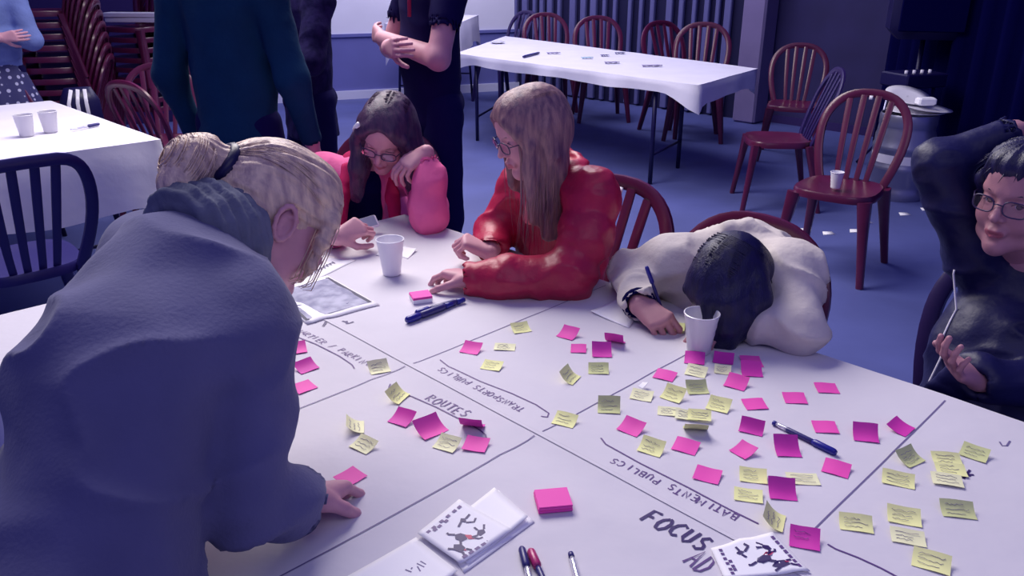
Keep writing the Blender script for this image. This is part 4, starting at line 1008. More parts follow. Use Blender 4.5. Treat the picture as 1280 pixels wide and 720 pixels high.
def trousers(P, pel, hips, knees, ankles, m, r=(.115, .085, .07, .058), name='trousers', amp=.004, h=.009, top=None, label=None):
    pts = np.array([pel, *hips, *knees, *ankles]); F = Field(pts.min(0) - .2, pts.max(0) + .2, h)
    F.ell(pel, (r[0] * 1.18, r[0] * 1.0, r[0] * .95), k=.03)
    for a, b, c in zip(hips, knees, ankles): F.cap(a, b, r[0] * .74, r[1], k=.04); F.cap(b, c, r[2] * 1.08, r[3], k=.03)
    for c, b in zip(ankles, knees): F.plane  # open ends stay closed over the shoe
    return P.cloth(name, F, m, label, amp)
def legs_skin(P, pel, hips, knees, ankles, h=.012, r=.062):
    pts = np.array([pel, *hips, *knees, *ankles]); F = Field(pts.min(0) - .17, pts.max(0) + .17, h); F.ell(pel, (.10, .07, .075), k=.02)
    for a, b, c in zip(hips, knees, ankles): F.cap(a, b, r, .045, k=.03); F.cap(b, c, .042, .034, k=.02)
    P.add(F)
def shoes(P, ankles, fwd, m, sc=1.0):
    f = nrm([fwd[0], fwd[1], 0])
    for a in ankles:
        a = np.array(a, float); g = np.array([a[0], a[1], 0]); F = Field(g + f * .05 - A3(.22, .22, .02), g + f * .05 + A3(.22, .22, .18), .007)
        F.cap(g - f * .03 * sc + A3(0, 0, .045), g + f * .15 * sc + A3(0, 0, .040), .042 * sc, .040 * sc, k=.02); F.cap(g + A3(0, 0, .05), A3(a[0], a[1], max(.10, a[2])), .045 * sc, .042 * sc, k=.03); F.plane(g + A3(0, 0, .003), (0, 0, -1))
        P.cloth('shoe', F, m, amp=0)
def skinmat(n, c): return mat(n, c, .5, .4, noise=.08, nscale=30, bump=.05, bscale=400, attr=True)
M['skin_a'] = skinmat('skin_light', (.60, .30, .37)); M['skin_b'] = skinmat('skin_rosy', (.62, .30, .36)); M['skin_c'] = skinmat('skin_warm', (.50, .24, .27)); M['skin_d'] = skinmat('skin_olive', (.46, .22, .27))
M['eyew'] = mat('eye_white', (.72, .68, .78), .25, .5); M['iris'] = mat('iris', (.02, .012, .05), .2, .6); M['lash'] = mat('lash', (.02, .01, .06), .6)
M['lens'] = mat('lens_glass', (.9, .9, 1), .05, .5, trans=1.0, alpha=.25); M['frame'] = mat('glasses_frame', (.03, .015, .08), .3, .6)
def hairmat(n, c, c2, **k): return mat(n, c, .42, .45, col2=c2, nscale=14, bump=.25, bscale=60, stretch=(6, 6, 1.0), **k)
M['hair_blond'] = hairmat('hair_blond', (.80, .60, .44), (.46, .32, .30)); M['hair_fair'] = hairmat('hair_fair', (.36, .20, .20), (.15, .070, .12))
M['hair_brown'] = hairmat('hair_brown', (.085, .034, .085), (.032, .012, .06)); M['hair_black'] = hairmat('hair_black', (.006, .004, .060), (.002, .001, .035))
# ================================================================ PEOPLE
FB = -BX                                                   # from the near side towards the far side of the work table
# ---------------------------------------------------------------- woman bending over the table
P = Person('woman in a blue-grey jumper bending over the table, blond hair in a low bun', (-.48, .70), M['skin_a'])
N0 = A3(-.505, 1.19, 1.14); PEL = A3(-.50, .755, .82); HC = at(342, 274, Y=1.33)
rsh = N0 + A3(.125, -.130, -.045); lsh = N0 + A3(-.13, .13, -.05)
rel = A3(-.348, .905, .885); rwr = at(380, 626, ZT + .055); lel = A3(-.56, 1.12, .87); lwr = A3(-.52, .98, .82)
hips = [PEL + A3(.08, -.05, -.05), PEL + A3(-.09, .05, -.05)]; knees = [A3(-.42, .64, .47), A3(-.58, .76, .47)]; ank = [A3(-.46, .50, .09), A3(-.64, .66, .09)]
face = nrm(A3(.64, .42, -.62)); T = (basis(face, up=nrm(A3(.50, .50, .72)), roll=0.0), HC, 1.0)
TI = lambda T, p: T[0].T @ (np.array(p) - T[1]) / T[2]
P.add(head_field(TI(T, N0 + A3(.03, .02, .0)), 'down', r_neck=.052), head_tint, T)
F = Field(np.min([N0, PEL], 0) - .24, np.max([N0, PEL], 0) + .24, .012); F.cap(PEL, N0 * .6 + PEL * .4, .09, .10, k=.04).cap(N0 * .6 + PEL * .4, N0 - A3(.02, .04, .03), .10, .06, k=.05).cap(lsh, rsh, .05, .05, k=.04); P.add(F)
for sh, el, wr in ((rsh, rel, rwr), (lsh, lel, lwr)):
    pts = np.array([sh, el, wr]); F = Field(pts.min(0) - .08, pts.max(0) + .08, .008); F.chain([sh, el, wr], [.045, .036, .027], k=.02); P.add(F)
hf = nrm(A3(.72, .62, -.30))
Fh, tips = hand_field(rwr, nrm(at(424, 606, ZT + .02) - rwr), A3(-.25, -.1, 1), 1, [(28, 25, 15), (42, 45, 20), (52, 55, 25), (58, 60, 25)], (.5, .3), sc=.92, fore=rwr * .7 + rel * .3, tw=(.7, .45, -.5)); P.add(Fh)
Fh, _ = hand_field(lwr, nrm(A3(.35, -.5, -.25)), A3(.1, .1, 1), -1, RELAX, sc=.92, fore=lwr * .7 + lel * .3); P.add(Fh)
legs_skin(P, PEL, hips, knees, ank); P.finish()
M['jumper'] = mat('jumper_blue_grey', (.115, .115, .24), .9, .15, noise=.14, nscale=7, bump=.12, bscale=160, sheen=.15)
F = Field(A3(-1.02, .42, .64), A3(-.10, 1.50, 1.33), .0075)
spn = nrm(N0 - PEL); bk = nrm(np.cross(spn, nrm(rsh - lsh))); bk = bk if bk[2] > 0 else -bk
mid = PEL * .45 + N0 * .55 + bk * .045
F.cap(PEL + bk * .01 - spn * .04, mid, .140, .142, k=.05, flat=bk, q=.80).cap(mid, N0 - spn * .08 + bk * .0, .142, .110, k=.06, flat=bk, q=.80)
F.chain([lsh - spn * .05, N0 - spn * .09 + bk * .01, rsh - spn * .05], [.068, .080, .070], k=.06)
F.chain([lsh + (N0 - lsh) * .35, N0 - spn * .02, rsh + (N0 - rsh) * .35], [.058, .055, .058], k=.05)
F.chain([rsh - spn * .01, rsh * .45 + rel * .55 + A3(-.005, 0, 0), rel + A3(-.01, -.01, 0)], [.070, .057, .048], k=.022); F.chain([rel + A3(-.01, -.01, 0), rel * .45 + rwr * .55, rwr * .88 + rel * .12], [.050, .043, .037], k=.03)
F.chain([lsh, lel, lwr * .85 + lel * .15], [.068, .055, .042], k=.04)
F.chain([PEL + A3(.08, -.04, -.02), PEL + A3(.10, .04, -.09)], [.07, .05], k=.05)
# creases pulled from the armpit and the waist
for a, b, r in ((rsh + A3(-.03, -.05, -.16), mid + A3(.10, -.10, .06), .012), (rsh + A3(-.05, -.10, -.17), mid + A3(-.02, -.14, .04), .010), (mid + A3(.16, -.16, -.06), mid + A3(.02, -.22, -.02), .012), (mid + A3(.14, -.20, -.12), mid + A3(-.04, -.24, -.07), .012), (mid + A3(.16, -.10, -.09), mid + A3(.06, -.20, -.13), .010)): F.cap(a, b, r, r * .5, k=.03, sub=True) if False else None
F.cap(rwr * 1.3 - rel * .3, rwr * .80 + rel * .20, .040, .033, k=.004, sub=True); F.ell(N0 + spn * .10, .075, k=.02, sub=True)
jm = P.cloth('jumper', F, M['jumper'], amp=.016, f=(5, 6, 10), seed=4, sharp=1.3)
b = MB(); c0 = rwr * .87 + rel * .13; dd = nrm(rwr - rel); e1 = nrm(np.cross(dd, (0, 0, 1))); e2 = np.cross(dd, e1); b.tube([c0 + (e1 * math.cos(a) + e2 * math.sin(a)) * .037 for a in [2 * math.pi * i / 18 for i in range(18)]], .006, 8, closed=True); P.mesh('cuff', b, M['jumper'], parent=jm)
b = MB(); b.tube([N0 * 1 + bk * .065 + spn * (-.075) + nrm(rsh - lsh) * x + bk * (-1.1 * x * x) + spn * (-1.0 * x * x) for x in np.linspace(-.13, .13, 12)], .0035, 6); P.mesh('neckline_seam', b, M['jumper'], parent=jm)
# scarf wound round the neck
M['scarf'] = mat('scarf_grey_green', (.17, .185, .26), .9, .1, noise=.25, nscale=10, bump=.3, bscale=60)
nd = nrm(HC - N0); F = Field(N0 - .2, N0 + .24, .006); s1 = nrm(np.cross(nd, (0, 0, 1))); s2 = np.cross(nd, s1)
for off, rr, tr in ((.022, .070, .028), (.048, .072, .027), (.076, .060, .021)):
    ring = [N0 + nd * (off + .014 * math.sin(a + off * 30)) + (s1 * math.cos(a) * rr + s2 * math.sin(a) * rr) for a in np.linspace(0, 2 * math.pi, 15)]; F.chain(ring, [tr] * 15, k=.010)
def sdisp(V_): q = V_ - N0; z = q @ nd; a = np.arctan2(q @ s2, q @ s1); return .0035 * np.sin(z * 330 + 2.2 * np.sin(a * 2) + 1.5 * a) + .003 * fbm(V_, 25., 2, 3)
P.cloth('scarf', F, M['scarf'], amp=0, disp=sdisp)
M['pinktrim'] = mat('pink_trim', (.62, .26, .33), .6)
b = MB(); b.tube([N0 + bk * .055 + spn * (-.045) + nrm(rsh - lsh) * x + bk * (-.9 * (x) ** 2) + spn * (.10 * x) for x in np.linspace(-.05, .11, 10)], .005, 6); P.mesh('collar_strip', b, M['pinktrim'], 'thin pink strip between jumper and scarf')
# hair
F = Field((-.13, -.22, -.12), (.13, .14, .15), .0035)
F.ell((0, -.020, .042), (.084, .102, .088), k=.02); F.ell((0, -.055, .0), (.074, .070, .075), k=.03); F.ell((0, .03, .068), (.068, .058, .058), k=.03)
F.ell((0, .105, -.01), (.075, .050, .072), k=.02, sub=True)
for s in (-1, 1):
    F.ell((s * .092, -.004, -.012), (.030, .026, .040), k=.01, sub=True)
    F.chain([(s * .040, .060, .075), (s * .068, .062, .040), (s * .075, .062, -.002), (s * .066, .070, -.045), (s * .050, .076, -.070)], [.016, .014, .011, .008, .003], k=.012)
F.chain([(0, -.105, .035), (0, -.135, .030)], [.035, .030], k=.02)
F.ell((0, -.165, .010), (.045, .040, .048), k=.006); F.ell((.012, -.170, -.025), (.034, .030, .036), k=.012); F.ell((-.012, -.150, .045), (.03, .03, .025), k=.01)
def wd(V_): return .0018 * np.sin(np.arctan2(V_[:, 0], V_[:, 2] - .03) * 30 + V_[:, 1] * 20 + 3 * fbm(V_, 12., 2)) * .5 + hairdisp(.0032, 16, 'y', 2)(V_)
hr = P.cloth('hair', F, M['hair_blond'], amp=0, disp=wd, T=T)
rn = random.Random(5); paths = []
for i in range(170):
    a = rn.uniform(-1.45, 1.45); y0 = rn.uniform(.02, .075); pth = []
    for q in np.linspace(0, 1, 7):
        yy = y0 * (1 - q) - .115 * q; rr = math.sqrt(max(.02, 1 - ((yy + .02) / .108) ** 2)); pth.append(T[1] + T[0] @ A3(.087 * rr * math.sin(a * (1 - .35 * q)), yy, .040 + .091 * rr * math.cos(a * (1 - .35 * q)) - .005 * q))
    paths.append(pth)
for i in range(70):
    a = rn.uniform(0, 6.28); t0 = rn.uniform(-1, 1); c = A3(0, -.165, .008); pth = []
    for q in np.linspace(0, 1, 7):
        g = a + q * 3.0; pth.append(T[1] + T[0] @ (c + A3(.048 * math.cos(g) * math.cos(t0 * 1.2), .043 * math.sin(t0 * 1.2), .052 * math.sin(g) * math.cos(t0 * 1.2))))
    paths.append(pth)
for i in range(40):
    s = rn.choice((-1, 1)); x = rn.uniform(.058, .080); y = rn.uniform(.045, .085); pth = [T[1] + T[0] @ A3(s * (x - .02), y - .005, .075), T[1] + T[0] @ A3(s * x, y, .03), T[1] + T[0] @ A3(s * (x + .003), y + .004, -.02), T[1] + T[0] @ A3(s * (x - .008), y + .012, -.06 - rn.random() * .02), T[1] + T[0] @ A3(s * (x - .022), y + .004, -.085)]; paths.append(pth)
strands(P, paths, .0012, M['hair_blond'], hr)
b = MB(); b.tube([T[1] + T[0] @ A3(.034 * math.cos(a), -.122 + .004 * math.sin(a), .034 + .034 * math.sin(a)) for a in [2 * math.pi * i / 16 for i in range(16)]], .010, 8, closed=True); P.mesh('hair_tie', b, M['darkm'], 'dark hair band', parent=hr)
eyes_for(P, T, (0, -.5)); brows(P, T, M['hair_fair'])
M['denim'] = mat('denim_navy', (.02, .022, .11), .85, .2, noise=.2, nscale=9)
trousers(P, PEL + A3(0, 0, -.03), hips, knees, ank, M['denim']); shoes(P, ank, (.5, .8), M['darkm'])
# ---------------------------------------------------------------- child in the glossy red jacket
def sit_legs(P, pel, fwd, m, kz=.47, ln=.40, spread=.10, shoe=None, amp=.004):
    f = nrm([fwd[0], fwd[1], 0]); r = nrm(np.cross(f, (0, 0, 1))); pel = np.array(pel)
    hips = [pel + r * s * .085 for s in (1, -1)]; kn = [np.array([*(pel + f * ln + r * s * spread)[:2], kz]) for s in (1, -1)]; an = [np.array([*(k - f * .05)[:2], .09]) for k in kn]
    legs_skin(P, pel, hips, kn, an, r=.06); trousers(P, pel, hips, kn, an, m, r=(.095, .072, .06, .052), amp=amp); shoes(P, an, f, shoe or M['darkm'], .85)
def arm_skin(P, pts, r=(.038, .032, .024), h=.008):
    q = np.array(pts); F = Field(q.min(0) - .07, q.max(0) + .07, h); F.chain(list(pts), list(r), k=.02); P.add(F)
def torso_skin(P, pel, n, ls, rs, r=.10):
    q = np.array([pel, n, ls, rs]); F = Field(q.min(0) - .15, q.max(0) + .12, .012); m = pel * .5 + n * .5; F.cap(pel, m, r, r, k=.04).cap(m, n - A3(0, 0, .05), r, .045, k=.05).cap(ls, rs, .038, .038, k=.04); P.add(F)
BF = A3(-.715, -.70, 0)                                    # sitters on the far side look this way
SR, SCM, SL_ = [A3(SEAT[k][0], SEAT[k][1], .50) for k in ('red', 'cream', 'leather')]
P = Person('child with long fair hair in a glossy red jacket, forearms on the table', SR, M['skin_b'])
PEL = SR - BF * .02 + A3(0, 0, .04); N0 = at(700, 216, Y=2.15); HC = at(664, 164, Y=2.07)
lsh = at(742, 244, Y=2.00); rsh = at(650, 232, Y=2.26); lel = at(712, 345, ZT + .055); lwr = at(590, 350, ZT + .040); rel = at(620, 290, Y=2.24); rwr = at(612, 316, ZT + .045)
T = (basis(A3(-.90, -.36, -.36), roll=.04), HC, .90)
P.add(head_field(TI(T, N0 + A3(-.01, -.01, -.01)), 'down', r_neck=.044, young=1.08), head_tint, T)
torso_skin(P, PEL, N0, lsh, rsh, .09); arm_skin(P, [lsh, lel, lwr]); arm_skin(P, [rsh, rel, rwr])
Fh, _ = hand_field(lwr, nrm(at(548, 336, ZT + .04) - lwr), A3(.1, .1, 1), -1, [(30, 30, 20), (40, 38, 22), (48, 42, 25), (52, 45, 25)], (.3, .3), .88, fore=lwr * .6 + lel * .4, r0=.024); P.add(Fh)
Fh, _ = hand_field(rwr, nrm(at(585, 302, ZT + .075) - rwr), nrm(A3(.35, -.2, .9)), 1, [(60, 70, 40), (66, 75, 40), (70, 75, 40), (72, 75, 40)], (.6, .5), .86, fore=rwr * .6 + rel * .4, r0=.024); P.add(Fh)
M['redj'] = mat('jacket_red_gloss', (.46, .010, .065), .42, .45, noise=.25, nscale=7, bump=.25, bscale=45)
M['black'] = mat('fabric_black', (.004, .003, .060), .9, .1); M['jeansd'] = mat('trousers_dark', (.008, .006, .065), .9, .1)
sit_legs(P, PEL, BF, M['jeansd']); 
F = Field(np.min([PEL, lsh, rsh, lwr, rwr], 0) - .16, np.max([PEL, N0, lsh, rsh], 0) + .15, .007); mid = PEL * .5 + N0 * .5 - BF * .02
F.cap(PEL - A3(0, 0, .02), mid, .150, .135, k=.04, flat=BF, q=.78).cap(mid, N0 - A3(0, 0, .08), .137, .105, k=.05, flat=BF, q=.80); F.chain([lsh, N0 - A3(0, 0, .05), rsh], [.062, .075, .060], k=.05)
F.chain([lsh, lsh * .45 + lel * .55 + A3(.01, 0, 0), lel, lel * .35 + lwr * .65, lwr * 1.0], [.066, .062, .060, .052, .044], k=.03); F.chain([rsh, rel, rwr + (rel - rwr) * .2], [.062, .055, .043], k=.03)
F.cap(lwr * 1.25 - lel * .25, lwr * .93 + lel * .07, .038, .033, k=.003, sub=True); F.cap(rwr * 1.5 - rel * .5, rwr * .85 + rel * .15, .036, .032, k=.003, sub=True)
ax_ = N0 + A3(-.01, -.01, .03); F.chain([ax_ + A3(.062 * math.cos(a), .062 * math.sin(a), .012 * math.sin(a)) for a in np.linspace(0, 6.283, 13)], [.017] * 13, k=.012); F.ell(ax_ + A3(0, 0, .03), (.05, .05, .05), k=.01, sub=True)
F.cap(N0 + BF * .16 - A3(0, 0, .03), PEL + BF * .20 + A3(0, 0, .05), .035, .04, k=.01, sub=True)
def puff(V_):
    d1 = nrm(lwr - lel); t1 = (V_ - lel) @ d1; d2 = nrm(lel - lsh); t2 = (V_ - lsh) @ d2; near1 = (np.linalg.norm(V_ - (lel + t1[:, None] * d1), axis=1) < .09) & (t1 > -.02)
    t = np.where(near1, t1, t2); return .003 * (np.abs(np.sin(t * 55 + 2 * fbm(V_, 9., 2))) ** .6 - .6)
P.cloth('jacket', F, M['redj'], 'glossy red jacket', amp=.009, f=(8, 8, 14), seed=2, disp=puff)
M['coral'] = mat('lining_coral', (.75, .16, .22), .7)
F = Field(N0 - .16, N0 + .14, .006); F.chain([N0 + BF * .035 + A3(.05, -.05, .0), N0 + BF * .085 + A3(0, 0, -.035), N0 + BF * .035 + A3(-.05, .05, .0)], [.014, .02, .014], k=.02); F.cap(N0 + BF * .08 - A3(0, 0, .03), N0 + BF * .115 - A3(0, 0, .10), .024, .02, k=.02); P.cloth('inner_collar', F, M['coral'], 'coral inner collar', amp=.002)
F = Field((-.13, -.19, -.46), (.13, .14, .15), .0045)
F.ell((0, -.020, .038), (.086, .105, .092), k=.02); F.ell((0, -.055, -.01), (.080, .068, .08), k=.03); F.ell((0, .03, .062), (.072, .062, .06), k=.03); F.ell((0, .11, -.012), (.066, .052, .085), k=.015, sub=True); F.cap((-.076, -.012, .02), (-.080, -.012, -.06), .024, .024, k=.02); F.cap((.076, -.012, .02), (.080, -.012, -.06), .024, .024, k=.02)
DN = T[0].T @ A3(0, 0, -1)
def hang(F, a, L, r0, r1, fl, q=.45, out=A3(0, 0, 0), k=.02):
    a = np.array(a, float); F.chain([a, a + DN * L * .4 + out * .6, a + DN * L + out], [r0, (r0 + r1) / 2 + .006, r1], k=k, flat=fl, q=q)
for s in (-1, 1):
    hang(F, (s * .062, -.035, .01), .23 if s > 0 else .30, .050, .030, (1, 0, 0), .42, A3(s * .012, .0, 0)); hang(F, (s * .068, .020, .02), .19 if s > 0 else .25, .034, .016, (1, 0, 0), .42, A3(s * .006, -.005, 0))
    F.chain([(s * .035, .075, .070), (s * .066, .060, .035), (s * .076, .042, -.01), A3(s * .072, .040, -.02) + DN * .13], [.014, .016, .015, .010], k=.015)
hang(F, (0, -.085, .0), .26, .060, .035, (0, 1, 0), .5)
def longd(V_): q = V_ @ DN; s1_ = V_ - q[:, None] * DN; return (.0018 + .0026 * np.clip(q / .05, 0, 1)) * fbm(np.concatenate([s1_[:, :2] * 75, q[:, None] * 5], 1), 1., 2, 4)
hr = P.cloth('hair', F, M['hair_fair'], amp=0, disp=longd, T=T); rn = random.Random(9); paths = []
for i in range(150):
    s = rn.choice((-1, -1, 1)); y = rn.uniform(-.09, .06); x0 = rn.uniform(.0, .012); zt = .128 - .4 * (y + .02) ** 2 * 8; L = rn.uniform(.16, .31)
    rr = math.sqrt(max(.1, 1 - ((y + .02) / .108) ** 2)); p3 = A3(s * .090 * rr, y, .01); paths.append([T[1] + T[0] @ (q * T[2]) for q in (A3(s * x0, y * .8, .036 + .094 * rr), A3(s * .060 * rr, y, .036 + .070 * rr), A3(s * .086 * rr, y, .042), p3 + DN * .05, p3 + DN * (.05 + L * .5) + A3(s * .004, 0, 0), p3 + DN * (.05 + L) + A3(-s * rn.uniform(0, .02), rn.uniform(-.01, .01), 0))])
strands(P, paths, .0013, M['hair_fair'], hr)
P.finish(); eyes_for(P, T, (0, -.4)); brows(P, T, M['hair_fair']); glasses(P, T, M['frame'])

# ---------------------------------------------------------------- girl in the pink hooded jacket
P = Person('girl with glasses in a pink hooded jacket, cheek on hand, holding a phone', (-.52, 3.0), M['skin_b'])
PEL = A3(-.56, 2.98, .50); N0 = at(463, 208, Y=2.76); HC = at(484, 166, Y=2.60)
lsh = at(524, 222, Y=2.74); rsh = at(405, 215, Y=2.84); lel = at(536, 270, ZT + .05); lwr = at(533, 190, Y=2.47); rel = at(392, 285, Y=2.66); rwr = at(421, 297, ZT + .06)
T = (basis(A3(-.20, -.80, -.56), up=nrm(A3(.16, -.35, .9))), HC, .98)
P.add(head_field(TI(T, N0), 'down', r_neck=.044, young=1.1), head_tint, T)
torso_skin(P, PEL, N0, lsh, rsh, .085); arm_skin(P, [lsh, lel, lwr]); arm_skin(P, [rsh, rel, rwr])
hnd = nrm(at(497, 212, Y=2.44) - lwr)
Fh, _ = hand_field(lwr, hnd, nrm(A3(.1, -.45, 1.0)), 1, [(22, 30, 18), (28, 34, 20), (34, 38, 20), (40, 42, 20)], (.2, .2), .86, fore=lwr * .6 + lel * .4, r0=.024); P.add(Fh)
Fh, tp = hand_field(rwr, nrm(at(450, 283, ZT + .085) - rwr), nrm(A3(-.2, -.75, .5)), 1, [(50, 60, 30), (58, 62, 30), (64, 64, 30), (70, 66, 30)], (.5, .3), .86, fore=rwr * .6 + rel * .4, r0=.024); P.add(Fh)
M['pinkj'] = mat('jacket_pink', (.88, .16, .38), .75, .2, noise=.12, nscale=6, bump=.2, bscale=60); M['crimson'] = mat('lining_crimson', (.50, .02, .11), .8, .1, bump=.2, bscale=50)
sit_legs(P, PEL, A3(-.1, -1, 0), M['jeansd'])
F = Field(np.min([PEL, lsh, rsh, lwr], 0) - .15, np.max([PEL, N0, lsh, rsh], 0) + .10, .008); mid = PEL * .5 + N0 * .5; FW = nrm(A3(-.15, -1, 0))
F.cap(PEL, mid, .11, .112, k=.04, flat=FW, q=.8).cap(mid, N0 - A3(0, 0, .05), .112, .075, k=.05, flat=FW, q=.8); F.chain([lsh, N0 - A3(0, 0, .03), rsh], [.046, .055, .046], k=.04); P.cloth('top', F, M['black'], 'dark top', amp=.003)
F = Field(np.min([PEL, lsh, rsh, lwr, rwr, rel], 0) - .15, np.max([PEL, N0, lsh, rsh, lwr], 0) + .12, .007)
F.cap(PEL + A3(0, .02, 0), mid + A3(0, .02, 0), .145, .138, k=.04, flat=FW, q=.8).cap(mid + A3(0, .02, 0), N0 - A3(0, 0, .07), .138, .10, k=.05, flat=FW, q=.8); F.chain([lsh, N0 - A3(0, 0, .04), rsh], [.062, .07, .062], k=.04)
F.cap(N0 + FW * .11 - A3(0, 0, .01), PEL + FW * .13, .072, .095, k=.012, sub=True); F.ell(N0 + A3(0, -.01, .03), .055, k=.02, sub=True)
F.chain([lsh, lel * .85 + lsh * .15 + A3(0, .03, 0), lel], [.060, .056, .056], k=.03); F.chain([lel, lel * .45 + lwr * .55 + A3(.008, 0, 0), lwr + (lel - lwr) * .06], [.058, .050, .033], k=.03); F.chain([rsh, rel, rwr + (rel - rwr) * .15], [.062, .055, .038], k=.03)
F.cap(lwr * 1.3 - lel * .3, lwr * .86 + lel * .14, .034, .030, k=.003, sub=True); F.cap(rwr * 1.3 - rel * .3, rwr * .88 + rel * .12, .036, .032, k=.003, sub=True)
P.cloth('jacket', F, M['pinkj'], 'pink hooded jacket', amp=.007, f=(8, 8, 9), seed=6)
F = Field(N0 - .34, N0 + .20, .007); F.chain([N0 + A3(.085 * math.sin(a), .075 * math.cos(a) + .02, -.004 + .012 * math.cos(a)) for a in np.linspace(-2.2, 2.2, 12)], [.020] * 3 + [.034] * 6 + [.020] * 3, k=.02)
for s in (-1, 1): F.chain([N0 + A3(s * .070, -.03, 0), N0 + A3(s * .085, -.09, -.08), N0 + A3(s * .098, -.115, -.20), N0 + A3(s * .100, -.13, -.30)], [.020, .022, .018, .015], k=.02)
P.cloth('hood_lining', F, M['crimson'], 'crimson hood lining and front edges', amp=.005, f=(12, 12, 12), seed=3)
F = Field((-.15, -.18, -.30), (.15, .15, .15), .0042)
F.ell((0, -.018, .040), (.088, .104, .091), k=.02); F.ell((0, -.055, -.01), (.084, .065, .08), k=.03); F.ell((0, .03, .066), (.074, .062, .056), k=.03); F.ell((0, .120, .004), (.066, .066, .100), k=.012, sub=True)
DN = T[0].T @ A3(0, 0, -1)
for s in (-1, 1):
    F.chain([(s * .034, .070, .088), (s * .068, .062, .050), (s * .080, .046, .0), A3(s * .086, .040, -.03), A3(s * .092, .035, -.04) + DN * .08, A3(s * .112, .03, -.04) + DN * (.17 if s < 0 else .20)], [.012, .016, .020, .026, .034, .018], k=.02)
    F.chain([(s * .070, -.02, 0), A3(s * .09, -.02, -.03) + DN * .06, A3(s * .10, -.02, -.03) + DN * .16], [.04, .04, .018], k=.03)
def wav(V_): q = V_ @ DN; s1_ = V_ - q[:, None] * DN; return (.0025 + .0035 * np.clip(q / .06, 0, 1)) * fbm(np.concatenate([s1_[:, :2] * 55, q[:, None] * 11], 1), 1., 2, 8)
hr = P.cloth('hair', F, M['hair_brown'], amp=0, disp=wav, T=T); rn = random.Random(4); paths = []
for i in range(120):
    s = rn.choice((-1, 1)); y = rn.uniform(-.07, .07); L = rn.uniform(.08, .20); rr = math.sqrt(max(.1, 1 - ((y + .018) / .108) ** 2)); p3 = A3(s * .092 * rr, y * .8, .0); w = rn.uniform(.005, .012); ph = rn.uniform(0, 6)
    paths.append([T[1] + T[0] @ (q * T[2]) for q in [A3(s * .003, y, .040 + .093 * rr), A3(s * .060 * rr, y, .040 + .071 * rr), A3(s * .088 * rr, y, .045), p3] + [p3 + DN * (L * k / 5) + A3(s * (.012 * k / 5 + w * math.sin(ph + k * 1.4)), w * math.cos(ph + k), 0) for k in range(1, 6)]])
strands(P, paths, .0014, M['hair_brown'], hr)
b = MB(); b.sweep([T[1] + T[0] @ A3(*q) for q in ((.070, .066, .085), (.082, .062, .062), (.090, .056, .040))], .016, .008, up=T[0] @ A3(1, .8, 0), n=8); P.mesh('hair_clip', b, M['plastic'], 'white hair clip', parent=hr)
P.finish(); eyes_for(P, T, (0, -.5)); brows(P, T, M['hair_brown']); glasses(P, T, M['frame'])
# phone in her hand
pc = at(456, 280, Y=2.385); t = thing('phone', 'small pale phone in the hand of the girl in the pink jacket', 'phone', tuple(pc))
Rp = basis(nrm(A3(.65, .3, .12)), up=nrm(A3(-.1, -.72, .7)))
part('case', MB().box((0, 0, 0), (.044, .082, .010), R=Rp, bev=.004).mesh('case', M['plastic'], ang=30), t); part('screen', MB().box(Rp @ A3(0, .006, .0062), (.036, .058, .001), R=Rp).mesh('screen', mat('screen_grey', (.30, .32, .42), .1, .5), False), t)

# ---------------------------------------------------------------- child in the cream jacket, head down
P = Person('dark-haired child in a cream jacket writing with head bowed to the table', SCM, M['skin_c'])
PEL = SCM + A3(0, 0, .04); N0 = at(930, 316, Y=1.86); HC = at(914, 352, Y=1.69)
rsh = at(838, 330, Y=1.88); lsh = at(990, 342, Y=1.72); rel = at(790, 343, Y=1.93); rwr = at(799, 381, ZT + .05); lel = at(1000, 412, ZT + .05); lwr = at(925, 402, ZT + .045)
T = (basis(nrm(BF * .45 + A3(-.20, 0, -.85)), up=nrm(BF * .9 + A3(0, 0, .3)), roll=-.10), HC, .86)
P.add(head_field(TI(T, N0 + A3(0, 0, -.01)), 'down', r_neck=.044, young=1.1), head_tint, T)
torso_skin(P, PEL, N0, lsh, rsh, .085); arm_skin(P, [lsh, lel, lwr]); arm_skin(P, [rsh, rel, rwr])
Fh, tp = hand_field(rwr, nrm(at(828, 402, ZT + .035) - rwr), nrm(A3(-.25, -.35, .9)), -1, [(48, 42, 20), (62, 58, 30), (70, 62, 30), (74, 64, 30)], (.6, .2), .88, fore=rwr * .6 + rel * .4, r0=.024, tw=(.85, .35, -.4)); P.add(Fh)
Fh, _ = hand_field(lwr, nrm(A3(-.8, -.3, -.1)), A3(0, 0, 1), 1, RELAX, sc=.86, fore=lwr * .6 + lel * .4, r0=.024); P.add(Fh)
M['cream'] = mat('jacket_cream', (.66, .60, .56), .75, .2, noise=.12, nscale=6, bump=.25, bscale=50)
sit_legs(P, PEL, BF, M['jeansd'])
F = Field(np.min([PEL, lsh, rsh, lwr, rwr, rel], 0) - .16, np.max([PEL, N0, lsh, rsh], 0) + .15, .007); mid = PEL * .5 + N0 * .5 - BF * .05 + A3(0, 0, .05)
F.cap(PEL, mid, .150, .150, k=.04, flat=BF, q=.8).cap(mid, N0 - A3(0, 0, .05) - BF * .03, .150, .120, k=.05); F.chain([lsh, N0 - A3(0, 0, .045), rsh], [.070, .080, .070], k=.05)
F.chain([rsh, rel, rwr + (rel - rwr) * .06], [.066, .056, .042], k=.03); F.chain([lsh, lel, lwr], [.064, .052, .04], k=.03)
F.cap(rwr * 1.5 - rel * .5, rwr * .93 + rel * .07, .038, .032, k=.003, sub=True); F.ell(N0 + (HC - N0) * .45, .062, k=.02, sub=True)
